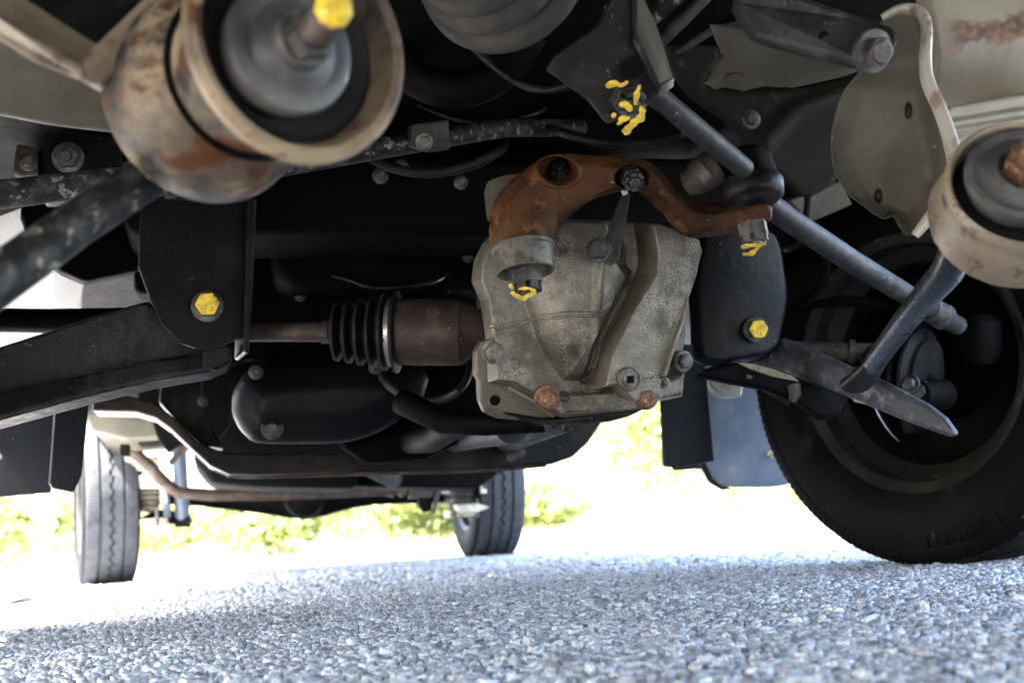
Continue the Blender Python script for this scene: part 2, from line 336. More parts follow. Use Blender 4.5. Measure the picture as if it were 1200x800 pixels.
def chip_mat():
    m = bpy.data.materials.new('stone_chips'); m.use_nodes = True; n = m.node_tree; b = n.nodes['Principled BSDF']; L = n.links.new
    at = n.nodes.new('ShaderNodeAttribute'); at.attribute_name = 'rnd'
    c1 = n.nodes.new('ShaderNodeValToRGB'); el = c1.color_ramp.elements
    el[0].position = 0; el[0].color = (.14, .14, .15, 1); el[1].position = 1; el[1].color = (.50, .44, .38, 1)
    for p, c in ((.25, (.28, .283, .30)), (.6, (.42, .425, .44)), (.9, (.55, .555, .57)), (.97, (.68, .68, .69))):
        e = el.new(p); e.color = (*c, 1)
    L(at.outputs['Fac'], c1.inputs[0])
    tc = n.nodes.new('ShaderNodeTexCoord'); nz = n.nodes.new('ShaderNodeTexNoise'); nz.inputs['Scale'].default_value = 600; nz.inputs['Detail'].default_value = 5
    L(tc.outputs['Object'], nz.inputs[0])
    mr = n.nodes.new('ShaderNodeMapRange'); mr.inputs[1].default_value = .3; mr.inputs[2].default_value = .7; mr.inputs[3].default_value = .65; mr.inputs[4].default_value = 1.25
    L(nz.outputs[0], mr.inputs[0])
    mx = n.nodes.new('ShaderNodeMix'); mx.data_type = 'RGBA'; mx.blend_type = 'MULTIPLY'; mx.inputs[0].default_value = 1
    L(c1.outputs[0], mx.inputs[6]); L(mr.outputs[0], mx.inputs[7]); L(mx.outputs[2], b.inputs['Base Color'])
    bp = n.nodes.new('ShaderNodeBump'); bp.inputs['Distance'].default_value = .0016; bp.inputs['Strength'].default_value = 1.0
    L(nz.outputs[0], bp.inputs['Height']); L(bp.outputs[0], b.inputs['Normal']); b.inputs['Roughness'].default_value = .55
    return m
road = link_mesh('asphalt_road', [(-60, -30, 0), (60, -30, 0), (60, 13, 0), (-60, 13, 0)], [[0, 1, 2, 3]], asphalt_mat('asphalt')); setting('asphalt_road', road)
M_soil = mat('dry_grassy_soil', (.30, .27, .17), .9, 0, [((.22, .25, .10), .8, .4, .6, 8), ((.42, .36, .25), 3, .55, .7, 8)], (12, .6, .05))
grd = link_mesh('ground', [(-900, -900, -.03), (900, -900, -.03), (900, 900, -.03), (-900, 900, -.03)], [[0, 1, 2, 3]], M_soil); setting('ground', grd)

def chips():
    """the embedded stone chips of the near asphalt, each an angular low dome"""
    pts = []; sp = .0064
    SPS = []
    for sp, d0_, d1_ in ((.0064, .6, 2.5), (.0120, 2.5, 4.9)):
        pp = []
        for j, y in enumerate(np.arange(d0_ * .8, d1_ * 1.12, sp * .87)):
            x0 = y * math.tan(R(15 - 27)) - .12; x1 = y * math.tan(R(15 + 26)) + .15
            xs = np.arange(x0, x1, sp) + (sp / 2 if j % 2 else 0)
            pp.append(np.stack([xs, np.full(len(xs), y)], 1))
        pp = np.concatenate(pp); depth = pp[:, 1] * math.cos(yaw) + pp[:, 0] * math.sin(yaw) + RNG.uniform(-.12, .12, len(pp)) * (d0_ > 1)
        pp = pp[(depth > d0_) & (depth < d1_)]; pp = pp + RNG.uniform(-.42, .42, pp.shape) * sp
        pts.append(pp); SPS.append(np.full(len(pp), sp))
    pts = np.concatenate(pts); sp = np.concatenate(SPS)
    # thin out: stones missing here and there, in drifts
    nz = np.sin(pts[:, 0] * 41 + 3 * np.sin(pts[:, 1] * 23)) * np.sin(pts[:, 1] * 37 + 2 * np.sin(pts[:, 0] * 19))
    keep = RNG.random(len(pts)) < (.93 - .12 * (nz > .55)); pts = pts[keep]; sp = sp[keep]; N = len(pts)
    rr = sp * RNG.uniform(.36, .84, N) * np.where(RNG.random(N) < .10, 1.35, 1)
    K = 6; th0 = RNG.uniform(0, 2 * PI, N)
    ang = th0[:, None] + (np.arange(K) + RNG.uniform(-.42, .42, (N, K))) * 2 * PI / K
    rad = rr[:, None] * RNG.uniform(.70, 1.22, (N, K)); st = RNG.uniform(.75, 1.25, (N, 1))
    hz = rr * RNG.uniform(.22, .72, N); tilt = RNG.uniform(-.45, .45, (N, 2))
    def ring(f, z):
        x = np.cos(ang) * rad * f * st; y = np.sin(ang) * rad * f / st
        zz = z[:, None] + (x * tilt[:, :1] + y * tilt[:, 1:]) * (z[:, None] > 0)
        return np.stack([pts[:, :1] + x, pts[:, 1:] + y, zz], 2)
    base = ring(1.0, np.full(N, -.001)); top = ring(.80, hz); top[..., 2] += RNG.uniform(-.16, .16, (N, K)) * rr[:, None]
    cen = np.stack([pts[:, 0] + RNG.uniform(-.2, .2, N) * rr, pts[:, 1] + RNG.uniform(-.2, .2, N) * rr, hz * RNG.uniform(.9, 1.25, N)], 1)[:, None]
    vs = np.concatenate([base, top, cen], 1).reshape(-1, 3); per = 2 * K + 1
    f = []
    for i in range(K):
        j = (i + 1) % K
        f += [[i, j, K + j], [i, K + j, K + i], [K + i, K + j, 2 * K]]
    f = np.array(f); FF = (f[None] + (np.arange(N) * per)[:, None, None]).reshape(-1, 3)
    me = bpy.data.meshes.new('asphalt_stone_chips'); me.vertices.add(len(vs)); me.vertices.foreach_set('co', vs.astype(np.float32).ravel())
    me.loops.add(FF.size); me.loops.foreach_set('vertex_index', FF.astype(np.int32).ravel())
    me.polygons.add(len(FF)); me.polygons.foreach_set('loop_start', np.arange(0, FF.size, 3, dtype=np.int32))
    me.update(calc_edges=True)
    at = me.attributes.new('rnd', 'FLOAT', 'POINT'); at.data.foreach_set('value', np.repeat(RNG.random(N), per).astype(np.float32))
    me.materials.append(chip_mat())
    o = bpy.data.objects.new('asphalt_stone_chips', me); COL.objects.link(o); o['kind'] = 'stuff'
    o['label'] = 'grey stone chips embedded in the asphalt in the foreground'; o['category'] = 'stone chips'
    print('chips', N, len(FF))
chips()

# ================================================================ wheels
def tyre_mesh(Rt=.315, Wd=.20, rin=.192, nb=150, zig=True):
    """profile swept round the x axis; +x is the outer side. Circumferential grooves zigzag, shoulders cut into blocks"""
    hw = Wd / 2
    tw = hw * .80
    prof = [(-hw * .70, rin, 0), (-hw * .86, rin + .008, 0), (-hw * .98, rin + .035, 0), (-hw, rin + .055, 0), (-hw * .985, Rt - .040, 0), (-hw * .955, Rt - .029, 0), (-hw * .962, Rt - .027, 0), (-hw * .94, Rt - .018, 1), (-hw * .87, Rt - .006, 1), (-tw, Rt - .002, 1)]
    gx = [-.55, -.05, .45]
    xs = []
    for g in (-.5, 0, .5):
        c = g * tw * 1.0
        xs += [(c - .0052, Rt, 3), (c - .0036, Rt - .010, 4), (c + .0036, Rt - .010, 4), (c + .0052, Rt, 3)]
    prof = prof + xs + [(-a, r, k) for a, r, k in prof[::-1]]
    n = nb * 4; v = []; f = []; fm = []
    m = len(prof)
    for j in range(n):
        th = 2 * PI * j / n; ph = j % 4
        for (x, r, k) in prof:
            rr, xx = r, x
            if k == 1 and ph == 0: rr -= .0024
            if k in (3, 4) and abs(x) < .01: xx += (.0042 if (j // 7) % 2 else -.0042)
            if r > Rt - .0001: rr -= 0.00015 * (x / tw) ** 2 * 1000 * .002
            v.append((xx, math.cos(th) * rr, math.sin(th) * rr))
    for j in range(n):
        j2 = (j + 1) % n
        for k in range(m - 1):
            f.append([j * m + k, j * m + k + 1, j2 * m + k + 1, j2 * m + k]); fm.append(1 if 8 <= k <= m - 10 else 0)
        f.append([j * m + m - 1, j * m, j2 * m, j2 * m + m - 1]); fm.append(0)
    me = bpy.data.meshes.new('tyre'); me.from_pydata(v, [], f); me.materials.append(M_tyre); me.materials.append(M_tread)
    me.polygons.foreach_set('material_index', fm); me.polygons.foreach_set('use_smooth', [True] * len(f)); me.set_sharp_from_angle(angle=R(32))
    return me
def lathe_x(prof, seg=72, holes=None):
    b = MB(); b.lathe((0, 0, 0), (1, 0, 0), prof, seg); return b
TY = tyre_mesh()
# inner side of the rim: flange lip, drop-centre barrel, disc with hand holes
rimb = MB().lathe((0, 0, 0), (1, 0, 0), [(-.086, .1935), (-.090, .200), (-.086, .2045), (-.078, .2015), (-.076, .190), (-.052, .186), (-.040, .166), (.02, .164), (.045, .186), (.078, .192), (.086, .203), (.090, .199), (.086, .186), (.05, .180), (.024, .158), (-.038, .160), (-.056, .181), (-.08, .186)], 84, closed=True)
RIM = rimb.build('rim', M_rim, None, autos=30)
nd = 84; rings = [(.05, .015), (.045, .055), (.05, .06), (.03, .09), (.018, .125), (.03, .150), (.035, .163)]
disc = MB(); dv = []; df = []
for x, r in rings:
    for i in range(nd): dv.append(V((x, math.cos(2 * PI * i / nd) * r, math.sin(2 * PI * i / nd) * r)))
for j in range(len(rings) - 1):
    for i in range(nd):
        if j == 3 and (i % 14) in (3, 4, 5, 6, 7): continue
        df.append([j * nd + i, j * nd + (i + 1) % nd, (j + 1) * nd + (i + 1) % nd, (j + 1) * nd + i])
disc.add(dv, df); DISC = disc.build('wheel', M_deep, None)
TPL = [(RIM.data, V(RIM.location)), (DISC.data, V(DISC.location))]
bpy.data.objects.remove(RIM); bpy.data.objects.remove(DISC)
TY2 = TY.copy(); TY2.materials[1] = M_treaddark
def wheel(cx, cy, steer=0, outer=1, Rt=.315, ty=None):
    """the disc carries its tyre and rim; outer=+1: outer side faces +x"""
    rot = Matrix.Rotation(R(steer) + (0 if outer > 0 else PI), 4, 'Z'); c = V((cx, cy, Rt - .003))
    W = bpy.data.objects.new('wheel', TPL[1][0]); COL.objects.link(W)
    W.location = c + rot @ TPL[1][1]; W.rotation_euler = rot.to_euler(); parent_to(W, TRUCK)
    s = W.modifiers.new('thickness', 'SOLIDIFY'); s.thickness = .004
    for nm, src, off in (('tyre', ty or TY, V((0, 0, 0))), ('rim', TPL[0][0], TPL[0][1])):
        o = bpy.data.objects.new(nm, src); COL.objects.link(o); o.parent = W; o.location = off - TPL[1][1]
    return W, c, rot
RL, RR, FR = G(118, 686), G(573, 652), G(1118, 661)
wheel(RL.x + .02, RL.y, 9, -1)
wheel(RR.x, RR.y, 0, 1)
FW, FWc, FWr = wheel(1.128, 1.60, 21, 1, ty=TY2)
wheel(-.47, 1.56, 18, -1, ty=TY2)

# raised lettering on the inner sidewall of the front tyre
def sidewall_text(txt, deg0, step, rad, size):
    for i, ch in enumerate(txt):
        cu_ = bpy.data.curves.new('t', 'FONT'); cu_.body = ch; cu_.size = size; cu_.extrude = .0004; cu_.align_x = 'CENTER'
        cu_.fill_mode = 'NONE'; cu_.bevel_depth = .0005
        to = bpy.data.objects.new('t', cu_); COL.objects.link(to)
        dg = bpy.context.evaluated_depsgraph_get(); dg.update()
        me = bpy.data.meshes.new_from_object(to.evaluated_get(dg)); bpy.data.objects.remove(to)
        me.materials.clear(); me.materials.append(M_tyre)
        a = R(deg0 + step * i)      # angle round the wheel measured from straight down
        o = bpy.data.objects.new('letter', me); COL.objects.link(o); o.parent = FW
        # local frame on the inner face (-x): tangent, radial up
        up = V((0, math.sin(a), math.cos(a))); nx = V((-1, 0, 0)); rt = up.cross(nx)
        M = Matrix((rt, up, nx)).transposed().to_4x4()
        p = V((-.0985, -math.sin(a) * rad, -math.cos(a) * rad)) - TPL[1][1]
        o.matrix_local = Matrix.Translation(p) @ M
sidewall_text('TOGDAI', 2, 5.2, .283, .028)

# ================================================================ body shell, floor, sills
bx = MB(); bx.box((.350, 2.9, .665), 1.62, 4.5, .02); bx.build('floor_pan', M_deep)
b = MB(); b.box((.34, 1.30, 1.13), 1.66, 3.50, .90); b.box((-.465, 2.6, .56), .05, 1.0, .26); b.box((-.465, .40, .46), .05, 1.70, .46); b.box((-.465, 1.575, .61), .05, 1.05, .16); b.box((1.175, 2.45, .56), .05, 1.25, .26)  # cab, plus unseen front-left side boxes added to keep sun off the ground
b.build('cab_and_sun_blocks', M_white, bevel=.012)
b = MB(); b.box((.36, 4.25, .80), 1.60, 2.1, .14); b.build('load_bed', M_white, bevel=.01)
MB().box((.35, -.42, .52), 1.70, .10, .56).build('bumper_light_block', M_rubber, bevel=.02)  # unseen bumper, set beyond the camera and lowered to block light from the front
MB().box((.35, .05, .53), 1.62, .86, .03).build('undertray_light_block', M_deep, bevel=.004)  # unseen tray, stretched forward over the camera to cut sky light below
MB().box((.40, .74, .72), 1.40, .45, .03).build('splash_panel', M_body)
for x in (-.06, .765):
    MB().box((x, 2.75, .52), .075, 2.1, .11).build('frame_rail', M_deep, bevel=.01)
MB().box((.35, 1.62, .57), .90, .16, .12).build('front_crossmember', M_deep, bevel=.02)
MB().box((.35, 1.95, .58), .50, .50, .22).build('engine_block', M_deep, bevel=.03)

# left: white inner wing and dark arch behind the suspension
plate('inner_wing_panel', [(-40, 120), (30, 130), (50, 200), (62, 260), (70, 318), (-60, 330)], 1.85, M_white, th=.02, n=(-.7, -.6, -.4), bevel=.004)
plate('door_sill', [(-60, 318), (100, 312), (92, 420), (70, 470), (-60, 470)], 2.15, M_white, th=.03, n=(.25, -.6, -.75), bevel=.004)
plate('sill_joint_flange', [(58, 312), (102, 306), (96, 352), (76, 400), (60, 400)], 2.02, M_white, th=.02, n=(.1, -.8, -.6), bevel=.003)
plate('body_mount_bracket', [(10, 100), (100, 95), (190, 120), (260, 190), (240, 300), (100, 330), (72, 318), (40, 292), (24, 250), (28, 205), (46, 190), (38, 165), (8, 150)], 1.62, M_deep, th=.05, n=(.15, -1, -.1), bevel=.006)
plate('mount_box', [(50, 152), (140, 160), (150, 228), (52, 230)], 1.42, M_black, th=.05, n=(.1, -1, 0), bevel=.004)
bolt(P(80, 185, 1.41), (-.05, -1, -.2), .014, M_boltdark, stud=.01)
plate('brown_clip_bracket', [(20, 168), (44, 172), (46, 204), (24, 206), (16, 200)], 1.40, M_rustdark, th=.03, n=(.2, -1, 0), bevel=.003)
bolt(P(33, 190, 1.395), (0, -1, 0), .008, M_boltdark)
# mudflap on the left, two layers
plate('left_mudflap', [(-60, 486), (68, 468), (60, 577), (-60, 588)], 1.95, M_flap, th=.006, n=(.12, -1, -.05), bevel=.002)
plate('left_wheel_arch_liner', [(66, 455), (107, 450), (96, 558), (86, 577), (62, 572), (58, 565)], 1.90, M_flap, th=.012, n=(.3, -1, 0), bevel=.003)
MB().lathe(P(-2, 535, 1.94), P(-2, 535, 1.96), [(-.003, .006), (0, .006)], 14).build('clip', M_zinc)

# ================================================================ top left: frame horn, bracket and strut bushing
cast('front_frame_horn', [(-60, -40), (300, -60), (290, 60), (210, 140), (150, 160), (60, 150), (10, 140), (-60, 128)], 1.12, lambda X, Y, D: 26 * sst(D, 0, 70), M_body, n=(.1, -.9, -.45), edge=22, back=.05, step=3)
b = MB()
b.prism([P(*p) for p in [(-60, -20, .62), (2, 22, .62), (60, 58, .625), (100, 82, .63), (98, 98, .63), (40, 75, .625), (-60, 12, .62)]], fw * .035 + cu * .02)
b.build('bushing_bracket_flange', M_tanpale, smooth=False, bevel=.003, seg=3)
b = MB(); b.prism([P(*p) for p in [(86, 82, .63), (100, 62, .635), (196, -30, .66), (228, -30, .66), (150, 76, .65), (118, 98, .635), (96, 97, .63)]], fw * .03)
b.build('bushing_bracket_arm', M_tanpale, smooth=False, bevel=.003, seg=3)
b = MB(); b.prism([P(*p) for p in [(-20, -20, .68), (130, -60, .72), (190, -10, .70), (96, 84, .68), (40, 50, .68)]], fw * .01)
b.build('bushing_bracket_web', M_black, smooth=False, bevel=.002)
# shadowed recess behind it
fa, ba = P(354, 50, .60), P(238, 118, .695); ax = (ba - fa).normalized(); L0 = (ba - fa).length
rc = .0612
cup = MB().lathe(fa, ba, [(-.001, rc - .006), (-.003, rc - .002), (0, rc + .0015), (.005, rc + .002), (.011, rc - .004), (.017, rc - .013), (L0 - .052, rc - .016), (L0 - .040, rc - .004), (L0 - .006, rc + .002), (L0, rc), (L0 + .002, rc - .006), (L0 + .001, .02), (L0 - .012, .018), (L0 - .014, rc - .018), (.03, rc - .018), (.008, rc - .009)], 72, closed=True)
CUP = cup.build('strut_bushing_cup', M_tan, autos=35)
MB().lathe(fa, ba, [(.014, .050), (.010, .046), (.02, .02), (.06, .02), (.06, .05)], 48).build('rubber_bushing', M_rubber)
rd = P(395, 5, .50) ; sc = P(343, 55, .585)
sa = -ax
WS = MB().lathe(sc, sc + sa, [(-.018, .031), (-.012, .0335), (-.003, .0345), (.0005, .0335), (.002, .029), (.0015, .024), (.004, .020), (.0065, .017), (.007, .0152), (.0125, .0148), (.014, .0135), (.014, .006)], 64).build('grey_washer', M_grey, autos=35)
NT = MB().prism(hexpts(sc + sa * .0145, sa, .0125, .5), sa * .010).build('strut_nut', M_boltdark, bevel=.0008)
s0 = sc + sa * .020; s1 = P(391, 11, .53); sx = (s1 - s0).normalized(); sl_ = (s1 - s0).length
MB().lathe(s0, s1, [(0, .0085)] + [(sl_ * k / 24, .0085 + (.0005 if k % 2 else -.0003)) for k in range(1, 24)] + [(sl_, .0078)], 28).build('threaded_rod_end', M_rustdark, parent=NT)
MB().lathe(s1 - sx * .003, s1 + sx, [(0, .0086), (.003, .0090), (.006, .0084), (.0085, .006)], 9).build('paint_mark', M_yellow, parent=NT)
# strut rod to the lower left
MB().tube([P(225, 165, .69), P(190, 197, .70), P(90, 262, .66), P(-5, 330, .62), P(-120, 412, .58)], [.0128, .0129, .0132, .0138, .0142], 28).build('strut_rod', M_rod)

# anti-roll bar with its clamp
MB().tube([P(-80, 240, 1.02), P(0, 228, 1.04), P(130, 213, 1.12), P(250, 205, 1.2)], [.0132] * 4, 24).build('anti_roll_bar_arm', M_rod)
AR = MB().tube([P(150, 222, 1.2), P(330, 194, 1.30), P(480, 168, 1.36), P(590, 150, 1.46), P(680, 150, 1.62)], [.0125, .0125, .0122, .0118, .0118], 24).build('anti_roll_bar', M_rod)
plate('bar_clamp', [(482, 146), (526, 140), (528, 175), (508, 178), (482, 172)], 1.335, M_rod2, th=.03, n=(0, -1, -.3), bevel=.003, parent=AR)
bolt(P(497, 166, 1.33), (0, -1, -.4), .0075, M_bolt, parent=AR)

# ================================================================ left control arm and its bracket
plate('front_rail_gusset', [(150, 190), (420, 150), (560, 180), (560, 225), (300, 232), (160, 240)], 1.62, M_deep, th=.06, n=(0, -1, -.3), bevel=.01)
BR = plate('control_arm_bracket', [(166, 232), (162, 312), (176, 350), (190, 382), (212, 402), (240, 411), (262, 406), (278, 397), (291, 396), (291, 412), (294, 340), (300, 235)], 1.43, M_black, th=.008, n=(.10, -1, -.05), bevel=.003, seg=3)
plate('bracket_side_wall', [(290, 235), (301, 232), (296, 345), (292, 414), (285, 412)], 1.425, M_black, th=.09, n=(.10, -1, -.05), parent=BR, bevel=.003)
BB = bolt(P(243, 359, 1.425), (-.05, -1, -.08), .0150, M_boltdark, parent=BR, flange=1.30)
MB().prism(hexpts(P(244, 358, 1.4245) + V((-.05, -1, -.08)).normalized() * .0148, (-.05, -1, -.08), .0150, .3), V((-.05, -1, -.08)).normalized() * .0030).build('paint_mark', M_yellow, parent=BB, bevel=.0012)
# arm: pressed channel, upper face and lower lip
LA = plate('lower_control_arm', [(-60, 426), (0, 407), (60, 388), (120, 368), (172, 354), (196, 372), (226, 398), (250, 407), (272, 409), (240, 416), (170, 427), (90, 444), (0, 462), (-60, 474)], 1.465, M_blackdirty, th=.03, n=(0, -1, -.25), ref=(243, 400), bevel=.006)
plate('lower_lip', [(-60, 468), (0, 457), (90, 439), (170, 423), (240, 412), (274, 406), (268, 424), (246, 434), (180, 445), (100, 464), (0, 491), (-60, 506)], 1.445, M_blackdirty, th=.045, n=(0, -1, .15), ref=(243, 425), parent=LA, bevel=.005)
plate('bushing_eye', [(236, 398), (262, 396), (274, 408), (270, 426), (252, 435), (236, 430)], 1.443, M_black, th=.03, n=(0, -1, -.1), parent=LA, bevel=.005)
MB().tube([P(-60, 374, 1.62), P(60, 376, 1.62), P(170, 374, 1.62)], .0170, 20, flat=1).build('brake_backing_bar', M_deep)

# ================================================================ driveshaft left
a0, a1 = P(285, 389, 1.50), P(560, 389, 1.475); axd = (a1 - a0).normalized(); s = 1.5 / F
def tx(px): return (px - 285) * s
AX = MB().lathe(a0, a1, [(-.12, .0125), (tx(378), .0125), (tx(379), .0150), (tx(388), .0150), (tx(390), .0120)], 32).build('axle_shaft', M_rustdark)
prof = []
for i, pxx in enumerate(range(390, 462, 14)):
    rr = .024 + .0042 * i
    prof += [(tx(pxx), rr * .80), (tx(pxx + 2), rr * .84), (tx(pxx + 5), rr + .013 - .0012 * i), (tx(pxx + 8.5), rr + .0135 - .0012 * i), (tx(pxx + 12), rr * .86)]
prof += [(tx(459), .040), (tx(472), .042), (tx(473), .039)]
MB().lathe(a0, a1, prof, 48).build('rubber_boot', M_rubber, autos=60, parent=AX)
MB().lathe(a0, a1, [(tx(458), .0405), (tx(458), .0435), (tx(459), .0442), (tx(467), .0442), (tx(468), .0435), (tx(468), .0405)], 48).build('boot_clamp', M_zinc, parent=AX, autos=30)
MB().lathe(a0, a1, [(tx(470), .042), (tx(472), .0425), (tx(534), .0430), (tx(543), .0415), (tx(549), .036), (tx(560), .030), (tx(585), .026)], 56).build('joint_housing', M_rustdark, parent=AX, autos=30)

# ================================================================ differential
OUT = [(590, 262), (566, 285), (556, 305), (553, 330), (563, 352), (569, 392), (571, 420), (572, 448), (580, 450), (598, 452), (622, 466), (648, 486), (660, 490), (742, 482), (760, 476), (770, 471), (800, 465), (803, 440), (799, 415), (790, 402), (786, 384), (795, 352), (806, 322), (812, 296), (808, 280), (790, 270), (758, 261), (738, 260), (700, 258), (650, 256)]
def diff_relief(X, Y, D):
    h = np.zeros(X.shape)
    # left column and flange plate
    col = sdf_poly(X, Y, [(566, 230), (612, 235), (606, 300), (610, 350), (622, 395), (660, 442), (655, 448), (573, 447), (572, 330)])
    h = smax(h, 9 * sst(col, -3, 7), 3)
    lip2 = sdf_line(X, Y, [(573, 449), (640, 449)]); h = h + 3 * (1 - sst(lip2, .5, 3))
    # dome of the housing
    dome = sdf_poly(X, Y, [(606, 215), (720, 235), (744, 270), (742, 320), (716, 400), (700, 446), (655, 446), (622, 398), (606, 350), (602, 290)])
    dh = 58 * np.sqrt(np.clip(1 - (1 - np.clip(dome / 62, 0, 1)) ** 2, 0, 1)) * (1 - .35 * sst(320 - Y, 0, 110))
    h = smax(h, dh, 9)
    ridge = sdf_line(X, Y, [(690, 300), (686, 370), (692, 440)]); h = h + 7 * (1 - sst(ridge, 0, 9))
    # bright slanting rib on the right
    rib = sdf_poly(X, Y, [(741, 255), (816, 280), (812, 310), (796, 350), (776, 404), (764, 440), (688, 452), (696, 412), (722, 362), (748, 322), (750, 300)])
    h = smax(h, 66 * sst(rib, -7, 5) - .16 * (X - 740), 3)
    redge = sdf_line(X, Y, [(810, 290), (806, 315), (790, 356), (770, 405), (758, 440)]); h = h + 8 * (1 - sst(redge, 1.5, 6))
    groove = sdf_line(X, Y, [(740, 262), (742, 312), (716, 356), (692, 402), (684, 440)]); h = h - 16 * (1 - sst(groove, 2, 10))
    cav = sdf_poly(X, Y, [(700, 230), (744, 262), (748, 312), (722, 322), (704, 300)]); h = h - 30 * sst(cav, -3, 9)
    # bottom flange step
    fl = sdf_poly(X, Y, [(640, 462), (760, 455), (790, 440), (800, 430), (810, 480), (640, 500)]); h = smax(h, 16 * sst(fl, -10, 4), 5)
    lipb = sdf_line(X, Y, [(655, 484), (742, 478), (770, 468), (802, 462)]); h = h + 4 * (1 - sst(lipb, 1, 4))
    # drain boss, bolt bosses
    r = np.hypot((X - 736) / 1.0, (Y - 444) / 1.0); h = np.maximum(h, 64 * (1 - sst(r, 20, 25)))
    for bx_, by_, br in ((579, 412, 13), (641, 467, 13), (757, 467, 12), (571, 321, 12), (800, 424, 12), (800, 286, 7)):
        r = np.hypot(X - bx_, Y - by_); h = smax(h, (h.max() * 0 + 24) * (1 - sst(r, br, br + 5)) if bx_ > 700 else 16 * (1 - sst(r, br, br + 5)), 3)
    for bx_, by_ in ((599, 425), (658, 463), (775, 447)):
        r = np.hypot(X - bx_, Y - by_); h = h + 2.5 * (1 - sst(r, 5, 6.5))
    # hole in the lower tab
    r = np.hypot(X - 580, Y - 469); h = h - 26 * (1 - sst(r, 5.5, 7))
    # parting line of the casting
    pl = sdf_line(X, Y, [(572, 383), (600, 380), (625, 372), (655, 368), (692, 368), (715, 352), (738, 330)]); h = h + 2.0 * (1 - sst(pl, 1.5, 4)) - 3.2 * (1 - sst(pl, .2, 1.6))
    return h
DF = cast('differential_housing', OUT, 1.40, diff_relief, M_alu, n=(-.10, -1, -.20), edge=5, back=.12, step=.8, rough=.22, rnd=0)
MP = plate('mounting_flange', [(572, 396), (564, 400), (557, 412), (557, 440), (561, 446), (562, 470), (568, 484), (582, 490), (606, 492), (664, 490), (662, 440), (600, 400)], 1.415, M_alu, th=.03, n=(-.10, -1, -.20), bevel=.003, seg=3, rnd=0, parent=DF)
MB().lathe(P(580, 469, 1.4135), P(580, 469, 1.45), [(-.0016, .0062), (.0, .0064)], 24).build('bolt_hole', M_deep, parent=DF)
MB().tube([P(x, y, 1.408) for x, y in [(596, 453), (622, 467), (650, 487)]], .0035, 10).build('flange_rib', M_alu, parent=DF)
MB().lathe(P(690, 380, 1.46), P(690, 380, 1.62), [(0, .10), (.04, .125), (.13, .12), (.15, .08)], 40).build('housing_rear', M_alu, parent=DF)
dn = V((-.10, -1, -.20)).normalized()
bolt(P(579, 411, 1.362), dn, .0115, M_bolt, parent=DF, rot=.1)
bolt(P(641, 466, 1.366), dn, .0115, M_boltrust, parent=DF, rot=.6, label='rusty brown bolt')
bolt(P(757, 466, 1.350), (-.05, -1, -.3), .0105, M_boltrust, parent=DF, rot=.5, label='rusty brown bolt')
bolt(P(571, 321, 1.378), dn, .0105, M_boltdark, parent=DF)
bolt(P(800, 423, 1.365), (.2, -1, -.2), .0095, M_boltdark, parent=DF)
bolt(P(779, 447, 1.37), dn, .004, M_bolt, parent=DF)
pc = P(737, 444, 1.330)
b = MB().lathe(pc - dn * .004, pc + dn, [(0, .0140), (.006, .0140), (.008, .0125), (.008, .0118), (.0065, .0112), (.0065, .0085), (.0095, .0078), (.0098, .0066)], 40)
PL = b.build('drain_plug', M_bolt, parent=DF, autos=25)
q = Matrix((V((1, 0, 0)), dn, V((1, 0, 0)).cross(dn))).transposed()
MB().box(pc + dn * .0062, .0085, .0012, .0085, q).build('square_socket', M_deep, parent=PL)
for pts in ([(617, 418), (622, 425)], [(625, 421), (629, 428)], [(614, 425), (621, 431), (626, 430)], [(620, 436), (627, 433)], [(604, 411), (607, 414)]):
    W = [P(x, y, 1.375) for x, y in pts]
    MB().tube(W, .0022, 8, flat=.5, updir=-fw).build('cast_mark', M_black, parent=DF)
# hook eye on the right edge
hc = P(785, 383, 1.39); pts = [hc + cr * math.cos(t) * .0115 + cu * math.sin(t) * .0135 for t in np.linspace(-2.6, 2.2, 14)]
MB().tube(pts, .0045, 12).build('breather_eye', M_boltdark, parent=DF)
# strap lever and its bolt in front of the dome
plate('locking_lever', [(724, 236), (731, 224), (738, 226), (733, 262), (724, 304), (716, 311), (706, 307), (708, 285)], 1.30, M_rod2, th=.006, n=(-.5, -1, 0), bevel=.0015, parent=DF)
plate('lever_tab', [(727, 220), (733, 217), (737, 227), (730, 230)], 1.27, M_zinc, th=.003, n=(-.2, -1, -.2), bevel=.0008, parent=DF)
bolt(P(702, 293, 1.30), (-.5, -1, -.1), .0120, M_boltdark, parent=DF, flange=1.2, h=.012)
# dark lower cover under the housing
plate('lower_cover', [(592, 486), (640, 493), (744, 482), (762, 476), (740, 487), (716, 494), (690, 497), (630, 499)], 1.41, M_blackdirty, th=.12, n=(-.1, -1, -.3), bevel=.003, parent=DF)
MB().tube([P(470, 470, 1.60), P(520, 494, 1.56), P(570, 497, 1.54), P(640, 494, 1.52)], [.018, .017, .0155, .014], 24).build('front_mount_tube', M_deep)
MB().tube([P(600, 500, 1.62), P(560, 508, 1.9), P(500, 522, 2.5)], [.024, .024, .024], 24).build('exhaust_pipe', M_rod2)
MB().tube([P(660, 490, 1.6), P(612, 508, 1.9), P(575, 522, 2.5)], [.02, .022, .022], 24).build('exhaust_pipe', M_rod)
MB().tube([P(540, 494, 1.55), P(505, 515, 1.75), P(440, 522, 2.4)], [.017, .020, .020], 20).build('front_propeller_shaft', M_deep)

